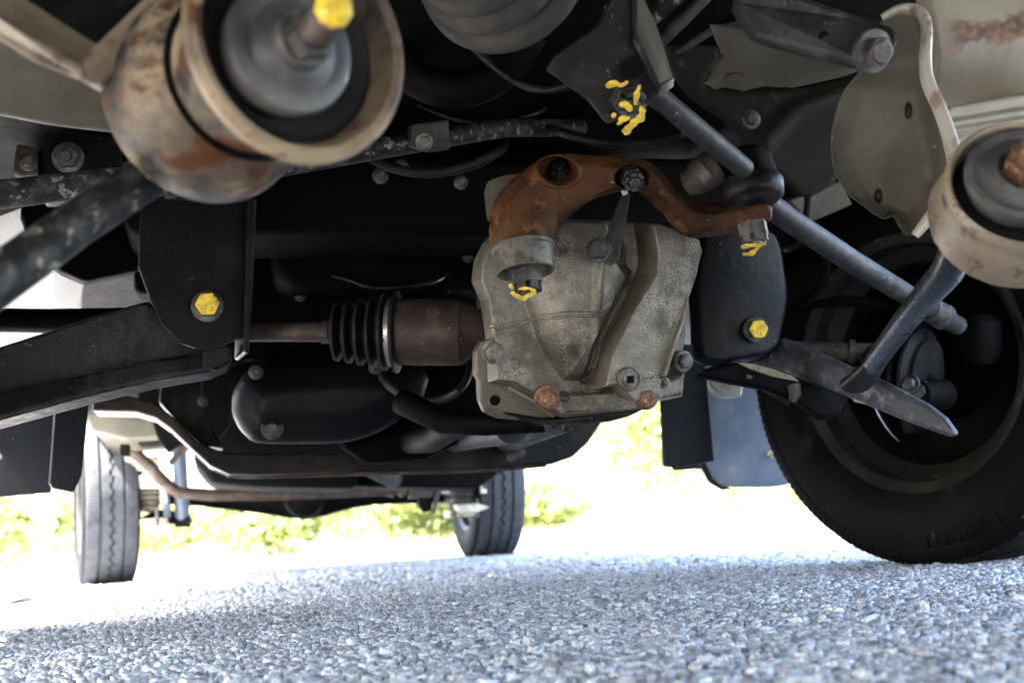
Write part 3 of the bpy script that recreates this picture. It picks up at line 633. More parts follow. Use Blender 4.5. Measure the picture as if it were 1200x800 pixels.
# ================================================================ rusty steering relay arm
arm = [(582, 232), (600, 214), (622, 196), (640, 184), (660, 180), (700, 184), (740, 186), (762, 190), (778, 202), (792, 222), (804, 234), (826, 240), (856, 236), (880, 228), (898, 230), (907, 240), (907, 256), (898, 266), (874, 270), (840, 279), (812, 281), (796, 274), (780, 254), (766, 234), (752, 226), (734, 224), (712, 228), (690, 238), (668, 256), (652, 276), (648, 296), (576, 298), (574, 262)]
def arm_relief(X, Y, D):
    h = 13 * np.sqrt(np.clip(1 - (1 - np.clip(D / 16, 0, 1)) ** 2, 0, 1))
    cyl = np.clip(1 - ((X - 612) / 38.) ** 2, 0, 1) ** .5; h = h + 20 * cyl * sst(Y, 215, 262)
    for cx, cy, ax_, ay_ in ((652, 198, 21, 15), (737, 206, 20, 14)):
        r = np.hypot((X - cx) / ax_, (Y - cy) / ay_); h = h - 44 * (1 - sst(r, .85, 1.08)) + 4 * (1 - sst(np.abs(r - 1.2), .05, .22))
    low = sdf_line(X, Y, [(770, 240), (800, 276), (842, 274), (900, 262)]); h = h - 5 * (1 - sst(low, 2, 12))
    boss = np.hypot((X - 884), (Y - 250) * .9); h = h + 7 * (1 - sst(boss, 16, 28))
    return h
RA = cast('steering_relay_arm', arm, 1.27, arm_relief, M_rust, n=(-.06, -1, -.55), edge=7, back=.035, step=1.0, rough=.35, label='rust brown forged arm arching above the housing')
MB().prism([P(x, y, 1.33) for x, y in [(600, 232), (650, 196), (745, 196), (800, 250), (890, 240), (895, 258), (800, 268), (745, 218), (660, 240), (610, 280)]], fw * .02).build('arm_back', M_rust, parent=RA, bevel=.004)
castle_nut(P(738, 205, 1.262), V((0, -.8, -.8)) , .0135, parent=RA)
castle_nut(P(653, 198, 1.265), V((0, -.8, -.8)), .0135, parent=RA, m=M_rubber)
# left ball joint: seal cup, nut, paint
k0 = P(613, 291, 1.245); kd = V((.02, -.10, -1)).normalized()
MB().lathe(k0 - kd * .004, k0 + kd, [(0, .0325), (.002, .0345), (.005, .0345), (.007, .0325), (.030, .0320), (.0315, .0305), (.018, .0290), (.018, .012)], 56).build('seal_cup', M_bolt, parent=RA, autos=30)
castle_nut(k0 + kd * .026, kd, .0175, m=M_boltdark, parent=RA, rot=.5)
dab([(600, 341), (606, 346), (613, 349), (622, 346), (630, 341)], 1.205, .0030, RA); dab([(598, 333), (601, 339)], 1.21, .0026, RA); dab([(607, 340), (618, 337), (627, 339)], 1.203, .0022, RA)
# cream dust shield behind the left end
MB().lathe(P(600, 222, 1.335), P(606, 262, 1.33), [(-.012, .020), (-.010, .028), (0, .0325), (.03, .0335), (.032, .030)], 48).build('dust_shield', M_body, parent=RA, autos=40)
# right ball joint nut under the arm end
k1 = P(881, 262, 1.245); kd1 = V((.03, -.12, -1)).normalized()
castle_nut(k1, kd1, .0165, m=M_bolt, parent=RA, rot=.9)
dab([(868, 291), (876, 288), (886, 289), (895, 285)], 1.222, .0038, RA); dab([(872, 296), (882, 297), (891, 291)], 1.220, .0032, RA)
# black ball joint body on top of the arm end
BJ = MB().lathe(P(884, 238, 1.28), P(872, 176, 1.30), [(0, .026), (.006, .034), (.022, .036), (.030, .031), (.052, .028), (.062, .020), (.064, .008)], 40).build('ball_joint_boot', M_blackdirty, autos=50)
MB().tube([P(838, 196, 1.28), P(822, 206, 1.28), P(806, 214, 1.29)], [.020, .021, .016], 20).build('joint_clamp', M_rustdark)
MB().tube([P(826, 200, 1.268), P(816, 208, 1.268)], [.012, .013], 16).build('clamp_bolt', M_bolt)
# tie rods
MB().tube([P(700, 60, 1.10), P(770, 113, 1.15), P(858, 186, 1.24), P(872, 198, 1.26)], [.0115, .0115, .0118, .0115], 24).build('tie_rod', M_rod2)
T2 = MB().tube([P(890, 232, 1.33), P(925, 258, 1.36), P(1000, 307, 1.46), P(1096, 366, 1.60)], [.0145, .0145, .0142, .0138], 24).build('tie_rod', M_rod2)
ta, tb = P(1090, 362, 1.59), P(1150, 398, 1.66)
MB().lathe(ta, tb, [(0, .0150), (.004, .0175), (.020, .0175), (.022, .0155), (.026, .0185), (.034, .0185), (.036, .013), (.07, .0130)], 32).build('tie_rod_clamp', M_boltdark, parent=T2, autos=30)
MB().lathe(P(1150, 385, 1.66), P(1150, 440, 1.66), [(-.02, .012), (-.01, .026), (.03, .028), (.05, .018)], 28).build('tie_rod_end', M_deep, parent=T2)

# ================================================================ upper middle: bellows, triangular bracket, pale canister
b0, b1 = P(530, -95, .90), P(596, -38, 1.00); LB = (b1 - b0).length; prof = []
for i in range(4):
    t = LB * i / 4; g_ = LB / 4; rr = .056 + .0075 * i
    prof += [(t, rr - .012), (t + g_ * .10, rr - .006), (t + g_ * .28, rr - .001), (t + g_ * .5, rr), (t + g_ * .72, rr - .001), (t + g_ * .90, rr - .006), (t + g_ * .99, rr - .012)]
MB().lathe(b0, b1, prof + [(LB + .004, .05), (LB + .005, .02)], 72).build('rubber_bellows', M_bellow, autos=75)
MB().tube([P(430, 20, 1.35), P(480, 95, 1.36), P(545, 110, 1.36), P(600, 80, 1.36), P(640, 0, 1.36)], [.022] * 5, 20, smoothn=2).build('bent_hose', M_deep)
MB().tube([P(400, 20, 1.5), P(540, 50, 1.5), P(640, -10, 1.5)], [.05] * 3, 20, smoothn=2).build('intake_duct', M_deep)
TB = plate('bump_stop_bracket', [(640, 82), (650, 66), (700, 30), (728, -20), (742, -20), (744, 46), (776, 108), (770, 116), (752, 130), (712, 146), (690, 118)], 1.06, M_blackdirty, th=.010, n=(-.15, -1, -.45), bevel=.003, seg=3, label='black triangular bracket daubed with yellow paint')
plate('bracket_side_flange', [(738, -20), (748, -20), (747, 40), (776, 104), (771, 112), (742, 50)], 1.045, M_blackdirty, th=.012, n=(-.4, -1, -.3), bevel=.002, parent=TB)
MB().lathe(P(741, 80, 1.046), P(741, 80, 1.06), [(0, .010), (.002, .010)], 20).build('slot_hole', M_deep, parent=TB)
castle_nut(P(733, 112, 1.045), V((.02, -.75, -.8)), .0155, m=M_boltdark, parent=TB)
dab([(711, 101), (718, 100), (727, 99), (736, 95)], 1.026, .0030, TB)
dab([(748, 102), (746, 110), (743, 122)], 1.018, .0030, TB)
dab([(724, 127), (734, 121), (742, 128)], 1.012, .0034, TB); dab([(716, 137), (720, 133)], 1.014, .0028, TB)
dab([(752, 123), (751, 136), (744, 146), (735, 152), (728, 157)], 1.008, .0040, TB); dab([(724, 146), (730, 140), (738, 136)], 1.008, .0030, TB)
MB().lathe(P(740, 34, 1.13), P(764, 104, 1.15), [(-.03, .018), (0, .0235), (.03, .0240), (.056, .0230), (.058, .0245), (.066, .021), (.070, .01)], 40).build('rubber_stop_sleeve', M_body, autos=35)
MB().tube([P(700, 60, 1.25), P(756, 30, 1.2), P(830, -40, 1.18)], [.009] * 3, 14, smoothn=1).build('brake_pipe', M_rod)
MB().tube([P(774, 50, 1.2), P(812, 12, 1.19), P(860, -40, 1.18)], [.007] * 3, 14, smoothn=1).build('brake_pipe', M_rod2)
MB().tube([P(730, -40, 1.16), P(756, 8, 1.16), P(760, 34, 1.17)], [.004] * 3, 10, smoothn=1).build('brake_pipe', M_rod)
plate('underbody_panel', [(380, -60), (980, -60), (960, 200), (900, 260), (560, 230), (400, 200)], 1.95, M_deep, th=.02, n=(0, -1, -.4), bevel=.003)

# ================================================================ right: floor, plates, upper arm, rail
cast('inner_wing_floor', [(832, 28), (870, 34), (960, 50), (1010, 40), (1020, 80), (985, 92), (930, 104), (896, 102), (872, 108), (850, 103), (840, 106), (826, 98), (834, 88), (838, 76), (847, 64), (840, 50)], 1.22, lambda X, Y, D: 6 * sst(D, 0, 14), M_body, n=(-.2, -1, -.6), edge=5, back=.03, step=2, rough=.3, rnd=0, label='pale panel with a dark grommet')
cast('inner_wing_side', [(770, 40), (840, 50), (848, 66), (826, 98), (850, 104), (930, 104), (985, 92), (1010, 90), (1004, 160), (985, 215), (945, 238), (905, 205), (860, 150), (800, 110)], 1.42, lambda X, Y, D: 16 * (1 - sst(sdf_line(X, Y, [(870, 190), (930, 130), (1000, 96)]), 2, 18)), M_wing, n=(-.2, -1, -.45), edge=12, back=.03, step=2)
plate('drain_grommet', curve_poly([(849, 88), (862, 85), (874, 88), (868, 95), (852, 97)], 2), 1.195, M_rustdark, th=.006, n=(-.2, -1, -.6), bevel=.001)
plate('wheel_arch_panel', [(850, 118), (980, 150), (1010, 230), (1200, 260), (1230, 340), (1000, 420), (900, 300), (850, 200)], 2.0, M_deep, th=.02, n=(-.3, -1, 0), bevel=.003)
UA = polyplate('upper_link_arm', [(868, -30, 1.02), (1000, 15, .975), (1046, 30, .955), (1056, 42, .95), (1048, 58, .95), (1024, 76, .955), (1000, 74, .965), (886, 44, 1.02), (862, 6, 1.03)], M_rod2, fw * .025, bevel=.005, label='black flat link with scuffed end bolt')
bolt(P(1022, 60, .955), (.1, -1, -.5), .0125, M_boltdark, parent=UA, flange=1.45)
MB().lathe(P(966, 43, .984), P(966, 43, 1.0), [(-.003, .0045), (.002, .0055)], 18).build('hole', M_deep, parent=UA)
# big olive bracket plate with its folded pale edge
def oplate(X, Y, D):
    h = 34 * sst(D, 0, 16) * 0
    h = h - 22 * sst(sdf_poly(X, Y, [(1000, 85), (1086, 85), (1096, 150), (1108, 215), (1070, 280), (1000, 240), (970, 180)]), -10, 22)
    for cx, cy, a, bb in ((1065, 128, 4, 9), (1029, 230, 4, 8)):
        r = np.hypot((X - cx) / a, (Y - cy) / bb); h = h - 16 * (1 - sst(r, .8, 1.1))
    return h
OP = cast('bushing_bracket_plate', [(1030, 24), (1050, 10), (1072, 8), (1088, 22), (1086, 60), (1084, 96), (1100, 126), (1112, 160), (1122, 196), (1118, 216), (1098, 246), (1078, 274), (1064, 277), (1054, 268), (1046, 251), (1040, 257), (1030, 256), (990, 226), (976, 200), (972, 160), (985, 110), (1010, 80)], 1.02, oplate, M_olive, n=(-.55, -.8, -.25), edge=3, back=.006, step=1.2, label='olive grey curved plate with rubbed pale edge')
edge = [(1034, 22, 1.015), (1056, 10, 1.008), (1078, 12, 1.0), (1087, 30, .995), (1084, 70, .99), (1086, 96, .985), (1102, 128, .975), (1114, 164, .965), (1121, 196, .955), (1114, 222, .955), (1092, 252, .96), (1072, 276, .965)]
MB().tube([P(*p) for p in edge], [.0045, .005, .0055, .006, .0062, .0066, .0065, .0070, .0075, .0072, .0065, .0045], 14, flat=.7, smoothn=2).build('folded_edge', M_edge, parent=OP)
# beige rail top right
cast('chassis_rail', [(1070, -60), (1290, -60), (1290, 130), (1200, 118), (1100, 138), (1086, 120), (1080, 40)], 1.10, lambda X, Y, D: 20 * np.sin(np.clip((Y + 20) / 140, 0, 1) * PI), M_rustband, n=(-.25, -1, -.35), edge=8, back=.06, step=2, label='beige rail with a band of flaking rust')
def flake(cx, cy, i):
    n = random.randint(5, 8); pts = [(cx + math.cos(2 * PI * k / n) * random.uniform(3, 9), cy + math.sin(2 * PI * k / n) * random.uniform(2, 6)) for k in range(n)]
    return pts
RAIL = bpy.data.objects['chassis_rail']
ledge = cast('rail_lower_ledge', [(1090, 128), (1210, 108), (1300, 100), (1300, 260), (1180, 330), (1100, 260), (1110, 200)], 1.06, lambda X, Y, D: 12 * (1 - sst(np.abs(sdf_line(X, Y, [(1080, 152), (1300, 116)])), 2, 8)) + 8 * sst(Y + (X - 1100) * .17, 150, 170), M_rustband, n=(-.15, -1, -.25), edge=6, back=.05, step=1.5)
# strut bushing on the right
fb, bb2 = P(1196, 222, .80), P(1168, 228, .90); rc2 = .0590; L1 = (bb2 - fb).length; ax2 = (bb2 - fb).normalized()
fb = P(1204, 178, .81); bb2 = P(1166, 222, .925); ax2 = (bb2 - fb).normalized(); L1 = (bb2 - fb).length
fb = P(1203, 215, .80); bb2 = P(1186, 257, .838); ax2 = (bb2 - fb).normalized(); L1 = (bb2 - fb).length
MB().lathe(fb, bb2, [(-.001, .0490), (-.003, .0510), (0, .0535), (.005, .0540), (.010, .0520), (.018, .0535), (.028, .0560), (L1 - .006, .0590), (L1, .0580), (L1 + .002, .052), (L1 + .001, .02), (L1 - .008, .018), (L1 - .010, .050), (.026, .047), (.008, .0475)], 72, closed=True).build('strut_bushing_cup', M_tanpale, autos=35)
MB().lathe(fb, bb2, [(.014, .046), (.010, .043), (.014, .02), (.03, .02), (.03, .042)], 48).build('rubber_bushing', M_rubber)
sc2 = P(1200, 202, .79); sa2 = -ax2
MB().lathe(sc2, sc2 + sa2, [(-.018, .034), (-.010, .0370), (-.003, .0385), (.0005, .0375), (.002, .034), (.0000, .029), (.0015, .024), (.005, .020), (.0055, .0178), (.001, .017), (.001, .012), (.010, .0115), (.010, .005)], 64).build('grey_washer', M_grey, autos=30)
NT2 = MB().prism(hexpts(sc2 + sa2 * .002, sa2, .0150, .2), sa2 * .014).build('strut_nut', M_boltrust, bevel=.0008)
MB().lathe(sc2 + sa2 * .010, sc2 + sa2, [(0, .0085), (.03, .0085), (.034, .007)], 24).build('threaded_rod_end', M_boltrust, parent=NT2)
def stain(ob, pa, pb, width, m0, col1, col2):
    m = m0.copy(); m.name = 'rust_stained_' + m0.name; ob.data.materials[0] = m; n = m.node_tree; L = n.links.new; bs = n.nodes['Principled BSDF']
    loc = WLOC[ob.name]; a_ = pa - loc; dr = (pb - pa).normalized(); nv = dr.cross(fw).normalized()
    tc = n.nodes.new('ShaderNodeTexCoord'); sub = n.nodes.new('ShaderNodeVectorMath'); sub.operation = 'SUBTRACT'; sub.inputs[1].default_value = a_
    L(tc.outputs['Object'], sub.inputs[0]); dp = n.nodes.new('ShaderNodeVectorMath'); dp.operation = 'DOT_PRODUCT'; dp.inputs[1].default_value = nv; L(sub.outputs[0], dp.inputs[0])
    ab = n.nodes.new('ShaderNodeMath'); ab.operation = 'ABSOLUTE'; L(dp.outputs['Value'], ab.inputs[0])
    d2 = n.nodes.new('ShaderNodeVectorMath'); d2.operation = 'DOT_PRODUCT'; d2.inputs[1].default_value = dr; L(sub.outputs[0], d2.inputs[0])
    m2 = n.nodes.new('ShaderNodeMapRange'); m2.inputs[1].default_value = -.004; m2.inputs[2].default_value = .03; L(d2.outputs['Value'], m2.inputs[0])
    mr = n.nodes.new('ShaderNodeMapRange'); mr.inputs[1].default_value = 0; mr.inputs[2].default_value = width; mr.inputs[3].default_value = .36; mr.inputs[4].default_value = -.25; L(ab.outputs[0], mr.inputs[0])
    nz = n.nodes.new('ShaderNodeTexNoise'); nz.inputs['Scale'].default_value = 45; nz.inputs['Detail'].default_value = 10; nz.inputs['Roughness'].default_value = .7; L(tc.outputs['Object'], nz.inputs[0])
    ad = n.nodes.new('ShaderNodeMath'); ad.operation = 'ADD'; L(mr.outputs[0], ad.inputs[0]); L(nz.outputs[0], ad.inputs[1])
    st = n.nodes.new('ShaderNodeMapRange'); st.inputs[1].default_value = .56; st.inputs[2].default_value = .70; L(ad.outputs[0], st.inputs[0])
    mu = n.nodes.new('ShaderNodeMath'); mu.operation = 'MULTIPLY'; L(st.outputs[0], mu.inputs[0]); L(m2.outputs[0], mu.inputs[1])
    n2 = n.nodes.new('ShaderNodeTexNoise'); n2.inputs['Scale'].default_value = 90; n2.inputs['Detail'].default_value = 8; L(tc.outputs['Object'], n2.inputs[0])
    cr_ = n.nodes.new('ShaderNodeMix'); cr_.data_type = 'RGBA'; cr_.inputs[6].default_value = (*col1, 1); cr_.inputs[7].default_value = (*col2, 1)
    q3 = n.nodes.new('ShaderNodeMapRange'); q3.inputs[1].default_value = .42; q3.inputs[2].default_value = .6; L(n2.outputs[0], q3.inputs[0]); L(q3.outputs[0], cr_.inputs[0])
    src = bs.inputs['Base Color'].links[0].from_socket; mx = n.nodes.new('ShaderNodeMix'); mx.data_type = 'RGBA'
    L(mu.outputs[0], mx.inputs[0]); L(src, mx.inputs[6]); L(cr_.outputs[2], mx.inputs[7]); L(mx.outputs[2], bs.inputs['Base Color'])
stain(RAIL, P(1085, 54, 1.10), P(1230, 30, 1.10), .030, M_rustband, (.055, .026, .013), (.17, .085, .035))
SR = MB().tube([P(1128, 280, .93), P(1110, 318, .96), P(1062, 374, 1.12), P(1022, 428, 1.30)], [.0138, .0132, .0120, .0115], 28).build('strut_rod', M_gloss)
MB().tube([P(1034, 412, 1.26), P(1022, 430, 1.30), P(1012, 442, 1.33), P(1002, 450, 1.36)], [.0118, .0140, .018, .019], 20, flat=.6, updir=fw).build('flattened_foot', M_blackdirty, parent=SR)

# ================================================================ right control arm, bracket
BR2 = cast('control_arm_bracket', [(818, 262), (850, 255), (905, 268), (916, 290), (925, 345), (920, 375), (912, 408), (896, 420), (870, 424), (828, 430), (812, 420), (808, 330)], 1.60, lambda X, Y, D: 16 * np.sqrt(np.clip(1 - ((X - 868) / 62.) ** 2, 0, 1)), M_black, n=(-.05, -1, -.1), edge=5, back=.06, step=2, label='black bracket beside the right wheel')
q2 = V((-.25, -1, -.15)).normalized()
b2 = bolt(P(885, 386, 1.572), q2, .0128, M_boltdark, parent=BR2, flange=1.35)
MB().prism(hexpts(P(886, 386, 1.572) + q2 * .0080, q2, .0132, .3), q2 * .0082).build('paint_mark', M_yellow, parent=b2, bevel=.0015)
dv_ = P(1110, 500, 1.47) - P(880, 410, 1.72); NB = dv_.cross(V((0, -.30, 1))).normalized(); NB = NB if NB.dot(fw) < 0 else -NB
LA2 = plate('lower_control_arm', [(916, 396), (926, 400), (1000, 432), (1040, 450), (1085, 474), (1106, 490), (1121, 511), (1108, 512), (1066, 497), (1010, 474), (960, 454), (915, 436), (868, 425), (862, 415)], 1.50, M_band, th=.014, n=NB, ref=(1010, 455), bevel=.007, seg=3)
plate('lower_channel', [(816, 438), (868, 422), (915, 434), (960, 452), (996, 466), (985, 486), (962, 490), (936, 470), (905, 456), (850, 446)], 1.56, M_deep, th=.02, n=(-.15, -1, .1), ref=(960, 470), parent=LA2, bevel=.005, seg=3)
for pts in ([(862, 424, 1.588), (885, 427, 1.583), (905, 432, 1.577), (930, 441, 1.567), (937, 447, 1.564), (905, 441, 1.575), (878, 432, 1.585)], [(1000, 467, 1.506), (1014, 471, 1.498), (1015, 474, 1.498), (1002, 471, 1.506)], [(868, 436, 1.60), (883, 441, 1.59), (880, 444, 1.59), (868, 441, 1.60)]):
    polyplate('scraped_patch', [(x_, y_, d_ - .035) for x_, y_, d_ in pts], M_tanpale, fw * .004, parent=LA2, bevel=.0008)
MB().tube([P(928, 470, 1.555), P(932, 462, 1.555), P(930, 452, 1.56)], [.005, .008, .009], 12).build('arm_lug', M_olive, parent=LA2)
MB().tube([P(826, 436, 1.60), P(850, 428, 1.59), P(868, 430, 1.585), P(890, 452, 1.58), (P(925, 472, 1.57))], [.004, .005, .005, .004, .004], 10, smoothn=1).build('lip_edge', M_blackdirty, parent=LA2)
# drive shaft, boot, knuckle and brake inside the wheel
AX2 = MB().lathe(P(900, 410, 1.75), P(1000, 412, 1.72), [(0, .014), (.117, .014), (.118, .018), (.126, .018), (.127, .013), (.18, .013)], 28).build('axle_shaft', M_rustdark)
d0, d1 = P(1015, 430, 1.70), P(1105, 440, 1.62)
prof = []
for i in range(5):
    t = i * .018; rr = .026 + .008 * i; prof += [(t, rr * .8), (t + .006, rr + .006), (t + .011, rr + .006), (t + .016, rr * .85)]
MB().lathe(d0, d1, prof + [(.095, .05)], 44).build('rubber_boot', M_rubber, parent=AX2, autos=60)
FWn = (FWr.to_3x3() @ V((-1, 0, 0))).normalized()
hub = FWc
MB().lathe(hub - FWn * .03, hub + FWn, [(0, .145), (.006, .150), (.010, .145), (.012, .09), (.05, .07), (.055, .02)], 60).build('brake_backing_plate', M_deep)
KN = MB().tube([hub + FWn * .04 + V((0, 0, .13)), hub + FWn * .06, hub + FWn * .06 + V((0, 0, -.11))], [.03, .045, .03], 20, smoothn=1).build('steering_knuckle', M_deep)
bolt(P(1082, 458, 1.60), FWn, .0105, M_boltdark, parent=KN); bolt(P(1068, 450, 1.60), FWn, .010, M_boltdark, parent=KN)
MB().lathe(P(1080, 462, 1.60), P(1080, 462, 1.60) - FWn, [(-.006, .018), (.02, .022), (.05, .022)], 28).build('ball_joint', M_deep, parent=KN)
plate('caliper_bracket', [(1050, 440), (1075, 432), (1100, 440), (1112, 460), (1108, 478), (1080, 474), (1056, 466)], 1.63, M_deep, th=.03, n=(-.5, -1, -.1), bevel=.006, parent=KN)
MB().tube([P(930, 360, 1.9), P(990, 352, 1.85), P(1040, 358, 1.82)], [.006, .009, .009], 12).build('brake_hose', M_deep)
MB().tube([P(905, 300, 1.75), P(948, 282, 1.74), P(972, 300, 1.74), P(965, 335, 1.76), P(940, 360, 1.78)], [.006] * 5, 10, smoothn=2).build('brake_hose', M_deep)
plate('engine_side_plate', [(925, 235), (985, 212), (1000, 240), (948, 262)], 1.7, M_olive, th=.02, n=(0, -1, -.3), bevel=.003)

# mudflaps right
plate('wheel_arch_liner', [(772, 400), (826, 405), (838, 540), (790, 548), (778, 546)], 2.15, M_flap, th=.010, n=(0, -1, -.1), bevel=.003)
plate('liner_tail', [(786, 530), (816, 530), (824, 549), (790, 551)], 2.30, M_flap, th=.010, n=(0, -1, -.1), bevel=.002)
plate('right_mudflap', [(822, 420), (900, 430), (918, 500), (930, 548), (924, 568), (905, 571), (850, 571), (838, 566), (828, 548), (820, 520)], 2.35, M_flap_skytint, th=.008, n=(-.2, -1, -.15), bevel=.003, rnd=0, label='grey rubber flap with blue sky light painted into its colour, behind the right front wheel')
MF = bpy.data.objects['right_mudflap']
plate('flap_edge', [(820, 530), (826, 540), (836, 560), (848, 570), (860, 573), (846, 574), (832, 566), (822, 548)], 2.33, M_flap, th=.02, n=(-.2, -1, -.15), bevel=.002, parent=MF)
MB().lathe(P(903, 532, 2.34), P(903, 532, 2.36), [(-.003, .007), (0, .009)], 16).build('rivet', M_zinc, parent=MF)
plate('sill_bracket', [(830, 436), (862, 436), (872, 448), (870, 464), (848, 466), (832, 452)], 2.2, M_edge, th=.03, n=(0, -1, 0), bevel=.004)

# ================================================================ oil pan, crossmember
cast('oil_pan', [(272, 462), (284, 440), (312, 426), (420, 420), (480, 424), (506, 440), (498, 470), (476, 492), (440, 512), (404, 522), (320, 523), (296, 521), (280, 506), (271, 486)], 1.75, lambda X, Y, D: 14 * sst(D, 0, 42), M_oil, n=(-.05, -1, -.25), edge=20, back=.2, step=2)
OPN = bpy.data.objects['oil_pan']
MB().lathe(P(319, 502, 1.728), P(319, 502, 1.70), [(-.004, .0165), (.003, .0165), (.004, .013), (.002, .012), (.002, .009), (.007, .008), (.0075, .004)], 32).build('sump_plug', M_boltdark, parent=OPN, autos=25)
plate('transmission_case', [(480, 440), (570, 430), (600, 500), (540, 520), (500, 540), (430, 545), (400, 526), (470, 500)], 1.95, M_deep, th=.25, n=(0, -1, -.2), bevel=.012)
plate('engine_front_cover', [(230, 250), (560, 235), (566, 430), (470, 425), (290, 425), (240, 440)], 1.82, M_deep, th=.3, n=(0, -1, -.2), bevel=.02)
XM = plate('gearbox_crossmember', [(108, 465), (150, 463), (182, 472), (205, 490), (232, 518), (262, 530), (300, 531), (420, 530), (560, 522), (600, 516), (650, 506), (690, 480), (770, 462), (766, 476), (735, 486), (706, 494), (690, 518), (672, 535), (650, 543), (620, 545), (560, 550), (430, 553), (300, 556), (268, 555), (246, 545), (226, 527), (200, 502), (182, 489), (158, 482), (108, 481)], 2.1, M_xmem, th=.10, n=(0, -1, 0), bevel=.004, seg=3)
plate('crossmember_gusset', [(190, 430), (236, 432), (238, 480), (262, 525), (236, 522), (206, 492), (186, 470)], 2.12, M_xmem, th=.06, n=(0, -1, 0), bevel=.003, parent=XM)
MB().tube([P(112, 483, 2.09), P(160, 484, 2.09), P(184, 491, 2.09), P(204, 506, 2.09), P(228, 531, 2.09), P(248, 548, 2.09), P(270, 558, 2.09), P(300, 559, 2.09), P(430, 555, 2.09), P(560, 552, 2.09), P(640, 545, 2.09)], [.0035] * 11, 8, smoothn=1).build('lower_edge', M_rustdark, parent=XM)
for x, y in ((238, 470), (300, 545), (600, 535)): bolt(P(x, y, 2.09), (0, -1, 0), .007, M_boltdark, parent=XM)
plate('hanging_bracket', [(234, 440), (276, 440), (268, 500), (250, 520), (238, 500)], 2.6, M_deep, th=.03, n=(0, -1, 0), bevel=.003)
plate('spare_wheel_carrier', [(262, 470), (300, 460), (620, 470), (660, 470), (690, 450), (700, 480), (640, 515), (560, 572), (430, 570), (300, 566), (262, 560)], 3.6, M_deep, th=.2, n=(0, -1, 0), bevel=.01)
plate('dark_gap_plate', [(226, 440), (420, 440), (420, 572), (300, 570), (246, 566), (226, 540)], 3.4, M_deep, th=.3, n=(0, -1, 0), bevel=.02)  # dark plate added to close a bright gap behind the crossmember
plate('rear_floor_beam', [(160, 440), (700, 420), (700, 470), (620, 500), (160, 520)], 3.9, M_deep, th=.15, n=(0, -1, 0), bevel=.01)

# ================================================================ pipes, hoses, ribs and bolts of the dark middle
for k, (pts, rr, mm) in enumerate((
    ([(300, 250, 1.72), (360, 262, 1.70), (420, 252, 1.70), (520, 262, 1.68), (570, 250, 1.66)], .006, M_blackdirty),
    ([(310, 290, 1.74), (380, 282, 1.72), (470, 290, 1.72), (556, 278, 1.70)], .009, M_deep),
    ([(320, 318, 1.76), (400, 322, 1.74), (440, 340, 1.70), (520, 330, 1.70)], .0045, M_black),
    ([(420, 180, 1.55), (480, 205, 1.52), (540, 200, 1.52), (590, 176, 1.50)], .007, M_rubber),
    ([(640, 150, 1.50), (700, 168, 1.48), (760, 170, 1.48), (820, 150, 1.46)], .006, M_blackdirty),
    ([(480, 120, 1.50), (560, 150, 1.50), (640, 130, 1.46)], .0035, M_black),
    ([(900, 160, 1.60), (940, 200, 1.60), (950, 240, 1.62), (930, 300, 1.66)], .005, M_rubber),
    ([(440, 440, 1.72), (480, 470, 1.70), (520, 470, 1.70), (548, 450, 1.66)], .006, M_rod2),
    ([(470, 530, 2.0), (480, 510, 1.98), (492, 486, 1.96), (484, 470, 1.9)], .0035, M_rod2),
    ([(100, 180, 1.5), (150, 190, 1.48), (200, 176, 1.46), (240, 190, 1.46)], .006, M_rubber),
    ([(530, 30, 1.3), (590, 90, 1.3), (640, 110, 1.28), (690, 90, 1.26)], .005, M_blackdirty),
    ([(800, 60, 1.35), (840, 30, 1.35), (900, 24, 1.33), (960, -20, 1.3)], .005, M_rod2))):
    W_ = [P(*p) for p in pts]; W_ = [W_[0] + fw * .22 + cu * .05] + W_ + [W_[-1] + fw * .22 + cu * .05]
    MB().tube(W_, rr, 12, smoothn=2).build('brake_pipe' if rr < .005 else 'rubber_hose', mm)
for x in range(318, 560, 34):
    MB().prism([P(x, 232, 1.80), P(x + 7, 232, 1.80), P(x + 5, 344, 1.80), P(x - 2, 344, 1.80)], fw * .03).build('cover_rib', M_deep, bevel=.003)
for x, y, d in ((312, 246, 1.78), (352, 346, 1.78), (430, 238, 1.78), (500, 244, 1.78), (548, 300, 1.77), (300, 436, 1.72), (440, 430, 1.72), (470, 196, 1.58), (540, 214, 1.58), (200, 224, 1.44), (446, 206, 1.6), (610, 530, 2.08), (866, 210, 1.5), (880, 140, 1.52)):
    bolt(P(x, y, d if x != 880 else 1.36), (random.uniform(-.2, .2), -1, -.2), random.uniform(.007, .010), M_boltdark, rot=random.uniform(0, 1))
for px_ in (320, 400, 480, 545):
    plate('hose_clip', [(px_, 250), (px_ + 14, 248), (px_ + 15, 270), (px_ + 1, 272)], 1.685, M_boltdark, th=.02, n=(0, -1, -.2), bevel=.002)

# ================================================================ rear axle
D4 = 4.35
plate('rear_frame_rail', [(98, 484), (150, 486), (190, 496), (204, 510), (150, 514), (108, 504)], 3.55, M_body, th=.5, n=(0, -1, 0), bevel=.006)
SB = MB().tube([P(128, 520, 4.0), P(150, 524, 4.0), P(170, 540, 4.0), P(196, 568, 4.0), P(214, 580, 4.02), P(330, 580, 4.1), P(500, 572, 4.25), P(552, 560, 4.3), P(572, 545, 4.3)], [.014, .022, .020, .020, .020, .019, .019, .020, .018], 16, smoothn=1).build('rear_anti_roll_bar', M_rustdark)
MB().tube([P(150, 577, 4.5), P(230, 582, 4.5), P(300, 588, 4.5), P(320, 588, 4.5), P(352, 590, 4.5), P(376, 588, 4.52), P(410, 582, 4.55), P(440, 580, 4.6), P(520, 578, 4.65), P(560, 582, 4.68)], [.036, .036, .042, .052, .060, .056, .046, .038, .036, .038], 28).build('rear_axle', M_deep)
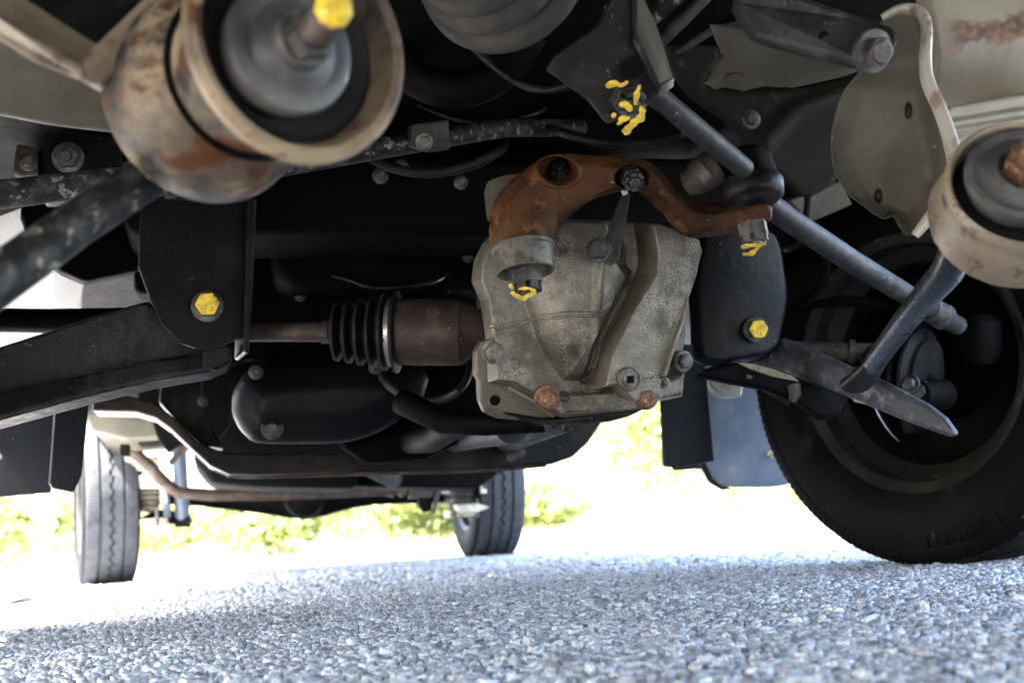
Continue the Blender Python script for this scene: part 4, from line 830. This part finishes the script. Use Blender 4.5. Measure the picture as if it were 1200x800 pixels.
MB().lathe(P(357, 582, 4.44), P(357, 582, 4.60), [(-.06, .04), (-.04, .07), (0, .082), (.05, .08)], 28).build('differential_cover', M_deep)
def leaf(cx, cy, d, sgn):
    s_ = d / F
    L = plate('spring_hanger', [(cx - 24, cy - 36), (cx + 16, cy - 36), (cx + 18, cy + 2), (cx - 22, cy + 2)], d, M_edge, th=.10, n=(0, -1, 0), bevel=.004)
    MB().lathe(P(cx - 6, cy - 16, d - .004), P(cx - 6, cy - 16, d), [(0, .009), (.004, .009)], 16).build('hole', M_deep, parent=L)
    for k in range(4):
        plate('spring_leaf', [(cx - 16 + k, cy + 4 + k * 6), (cx + 16 - k, cy + 4 + k * 6), (cx + 16 - k, cy + 9 + k * 6), (cx - 16 + k, cy + 9 + k * 6)], d + .01, M_rustdark if k > 1 else M_olive, th=.3, n=(0, -1, 0), bevel=.002, parent=L)
    for dx in (-26, 18):
        plate('shackle', [(cx + dx, cy - 2), (cx + dx + 8, cy - 2), (cx + dx + 8, cy + 18), (cx + dx, cy + 18)], d - .02, M_edge, th=.03, n=(0, -1, 0), bevel=.004, parent=L)
    plate('spring_plate', [(cx - 18, cy + 38), (cx + 26, cy + 36), (cx + 26, cy + 44), (cx - 18, cy + 46)], d - .01, M_edge, th=.12, n=(0, -1, 0), bevel=.003, parent=L)
    for dx in (-12, 14): MB().tube([P(cx + dx, cy + 24, d - .02), P(cx + dx, cy + 46, d - .02)], .007, 10).build('u_bolt', M_boltdark, parent=L)
    return L
leaf(170, 570, 4.1, -1)
L2 = leaf(545, 560, 4.45, 1)
plate('spring_seat', [(536, 592), (562, 590), (574, 594), (560, 600), (538, 600)], 4.35, M_edge, th=.08, n=(0, -1, -.1), bevel=.003)
SH = MB().tube([P(210, 520, 4.15), P(214, 610, 4.2)], [.026, .026], 18).build('shock_absorber', M_bluesteel)
MB().tube([P(208, 490, 4.15), P(210, 530, 4.15)], [.034, .034], 18).build('shock_sleeve', M_bluesteel, parent=SH)
MB().lathe(P(206, 611, 4.19), P(222, 611, 4.19), [(0, .02), (.05, .02)], 16).build('shock_eye', M_deep, parent=SH)
MB().tube([P(194, 572, 4.15), P(196, 606, 4.15)], [.014, .014], 12).build('bump_rod', M_bluesteel)
plate('axle_bracket', [(184, 596), (222, 600), (226, 612), (190, 614), (160, 608)], 4.3, M_deep, th=.1, n=(0, -1, 0), bevel=.006)
for q_ in ([(176, 486), (198, 488), (214, 520), (196, 530), (184, 512)], [(206, 470), (228, 476), (232, 512), (214, 500)], [(140, 520), (152, 520), (152, 534), (140, 534)]): plate('rail_bracket', q_, 3.45, M_deep, th=.05, n=(0, -1, 0), bevel=.004)
plate('diagonal_brace', [(196, 540), (228, 506), (232, 512), (200, 546)], 4.0, M_rustdark, th=.03, n=(0, -1, 0), bevel=.003)
for pts, mm in (([(430, 560), (452, 556), (470, 572), (462, 582), (440, 578)], M_olive), ([(462, 556), (480, 554), (478, 580), (470, 582)], M_olive), ([(482, 552), (505, 552), (508, 582), (480, 584)], M_olive), ([(490, 580), (508, 578), (506, 598), (498, 600), (492, 594)], M_deep), ([(352, 552), (396, 552), (388, 566), (372, 570)], M_rod2), ([(400, 552), (430, 556), (434, 566), (412, 566)], M_rod2)):
    plate('axle_bracket', pts, 4.2, mm, th=.04, n=(0, -1, 0), bevel=.005)
MB().tube([P(520, 556, 4.2), P(514, 572, 4.2), P(508, 600, 4.2)], [.008, .008, .008], 8).build('brake_pipe', M_rod2)
MB().tube([P(336, 556, 3.9), P(372, 570, 3.9), P(410, 560, 3.9), P(442, 568, 3.9), P(500, 556, 4.0)], [.010] * 5, 10, smoothn=2).build('brake_pipe', M_rod2)
MB().tube([P(430, 540, 2.5), P(470, 565, 4.1)], [.03, .035], 20).build('rear_propeller_shaft', M_deep)

# ================================================================ beyond the truck
def leaf_mat(name, c1, c2):
    m = bpy.data.materials.new(name); m.use_nodes = True; n = m.node_tree; b = n.nodes['Principled BSDF']; L = n.links.new
    tc = n.nodes.new('ShaderNodeTexCoord'); nz = n.nodes.new('ShaderNodeTexNoise'); nz.inputs['Scale'].default_value = 2.2
    L(tc.outputs['Object'], nz.inputs[0]); rp = n.nodes.new('ShaderNodeValToRGB'); rp.color_ramp.elements[0].position = .38; rp.color_ramp.elements[1].position = .62
    rp.color_ramp.elements[0].color = (*c1, 1); rp.color_ramp.elements[1].color = (*c2, 1); L(nz.outputs[0], rp.inputs[0]); L(rp.outputs[0], b.inputs['Base Color'])
    tr = n.nodes.new('ShaderNodeBsdfTranslucent'); L(rp.outputs[0], tr.inputs[0]); mx = n.nodes.new('ShaderNodeMixShader'); mx.inputs[0].default_value = .45
    L(b.outputs[0], mx.inputs[1]); L(tr.outputs[0], mx.inputs[2]); L(mx.outputs[0], n.nodes['Material Output'].inputs[0]); b.inputs['Roughness'].default_value = .5
    return m
LM = [leaf_mat('leaf_yellow_green', (.24, .26, .09), (.40, .40, .20)), leaf_mat('leaf_fresh_green', (.13, .17, .05), (.28, .31, .12)), leaf_mat('leaf_dry', (.30, .20, .10), (.40, .34, .20))]
M_bark = mat('pale_bark', (.42, .30, .22), .8, 0, [((.28, .19, .14), 6, .45, .6, 6)], (20, .6, .01))
def foliage(name, c, rx, ry, rz, n, sz, m, parent):
    c = np.array(c); cl = RNG.normal(0, 1, (max(6, n // 60), 3)); cl /= np.linalg.norm(cl, axis=1)[:, None]; cl *= RNG.uniform(.25, .95, (len(cl), 1))
    ci = RNG.integers(0, len(cl), n); p = cl[ci] + RNG.normal(0, .16, (n, 3)); p = p * np.array([rx, ry, rz]) + c
    p[:, 2] = np.maximum(p[:, 2], .02)
    u = RNG.normal(0, 1, (n, 3)); u /= np.linalg.norm(u, axis=1)[:, None]; v_ = np.cross(u, RNG.normal(0, 1, (n, 3))); v_ /= np.linalg.norm(v_, axis=1)[:, None]
    s_ = sz * RNG.uniform(.6, 1.3, (n, 1))
    q = np.stack([p - u * s_, p + v_ * s_ * .45, p + u * s_, p - v_ * s_ * .45], 1).reshape(-1, 3); cen = q.mean(0)
    me = bpy.data.meshes.new(name); me.from_pydata((q - cen).tolist(), [], [[4 * i, 4 * i + 1, 4 * i + 2, 4 * i + 3] for i in range(n)]); me.materials.append(m)
    return link_mesh(name, None, None, m, parent, data=(me, V(cen)))
def bush(px, dist, w_, h_, kind, label, n=2600):
    g = G(px, 700); dirv = V((ray(px, 600).x, ray(px, 600).y, 0)).normalized(); c = dirv * dist; c.z = -.03
    E = bpy.data.objects.new('roadside_bush', None); COL.objects.link(E); E.location = c; E['label'] = label; E['category'] = 'bush'; E['group'] = 'bushes along the far verge'
    foliage('foliage', c + V((0, 0, h_ * .5)), w_ / 1.8, w_ / 2.4, h_ * .5, n, .095, LM[kind], E)
    b = MB()
    for k in range(5):
        a = random.uniform(0, 2 * PI); b.tube([c, c + V((math.cos(a) * .15, math.sin(a) * .15, h_ * .4)), c + V((math.cos(a) * w_ * .3, math.sin(a) * w_ * .3, h_ * .8))], [.03, .02, .008], 6)
    b.build('stem', M_bark, parent=E)
spec = [(40, 17, 3.0, 1.9, 1, 'green bush at the far left edge of the view behind the bare trunk'),
        (215, 22, 3.2, 1.5, 0, 'low pale bush just right of the left rear tyre'),
        (330, 15, 2.2, 1.3, 1, 'bright green bush beneath the left half of the rear axle'),
        (420, 21, 3.4, 2.2, 0, 'broad yellow-green bush right of the rear axle bulge'),
        (512, 16, 1.8, 1.3, 1, 'small green bush against the left side of the right rear tyre'),
        (628, 18, 1.4, .9, 1, 'smallest bush, immediately right of the right rear tyre'),
        (700, 24, 4.2, 4.6, 0, 'tall sunlit yellow-green bush between right rear tyre and black liner'),
        (768, 19, 2.6, 3.6, 1, 'tall green bush left of the black wheel arch liner'),
        (870, 26, 3.6, 1.9, 2, 'dry tan-leaved shrub under the blue-tinted mudflap'),
        (960, 24, 3.8, 2.4, 0, 'pale bush partly hidden behind the right front tyre')]
for a in spec: bush(*a)
tb = V((ray(45, 600).x, ray(45, 600).y, 0)).normalized() * 9.5
T = bpy.data.objects.new('bare_tree', None); COL.objects.link(T); T.location = tb; T['label'] = 'pinkish bare forked tree trunk standing left of the left rear tyre'; T['category'] = 'tree'
tb.z = -.02
MB().tube([tb, tb + V((.05, 0, .3)), tb + V((.02, 0, .7)), tb + V((.15, 0, 1.5))], [.08, .065, .05, .04], 12, smoothn=1).build('trunk', M_bark, parent=T)
for a, z in ((-.6, .45), (.7, .5), (-.25, .9), (.45, .8)):
    MB().tube([tb + V((.03, 0, z)), tb + V((a * .5, .1, z + .35)), tb + V((a * 1.2, .1, z + .9))], [.055, .04, .02], 8, smoothn=1).build('branch', M_bark, parent=T)
foliage('crown', tb + V((.1, 0, 2.2)), 1.3, 1.0, .9, 1600, .08, LM[1], T)
# verge grass
n = 26000; gy = RNG.uniform(13, 30, n); gx = RNG.uniform(-14, 26, n); hh = RNG.uniform(.05, .20, n)
q = np.stack([np.stack([gx - .012, gy, gx * 0 - .03], 1), np.stack([gx + .012, gy, gx * 0 - .03], 1), np.stack([gx + RNG.normal(0, .05, n), gy + RNG.normal(0, .05, n), hh], 1)], 1).reshape(-1, 3)
me = bpy.data.meshes.new('verge_grass'); me.from_pydata(q.tolist(), [], [[3 * i, 3 * i + 1, 3 * i + 2] for i in range(n)]); me.materials.append(LM[2])
o = bpy.data.objects.new('verge_grass', me); COL.objects.link(o); o['kind'] = 'stuff'; o['label'] = 'dry sunlit grass on the verge beyond the road'; o['category'] = 'grass'
# dry leaf on the asphalt
lp = G(22, 708, .012)
b = MB(); b.add([lp + V(v) for v in [(-.035, 0, 0), (-.01, -.016, .010), (.02, -.014, .016), (.04, .004, .006), (.016, .016, .014), (-.012, .018, .008), (0, 0, .002)]], [[0, 1, 6], [1, 2, 6], [2, 3, 6], [3, 4, 6], [4, 5, 6], [5, 0, 6]])
o = b.build('dry_leaf', M_tan, None); o['label'] = 'curled dry leaf lying on the asphalt near the left edge'; o['category'] = 'leaf'
o.modifiers.new('thickness', 'SOLIDIFY').thickness = .0008
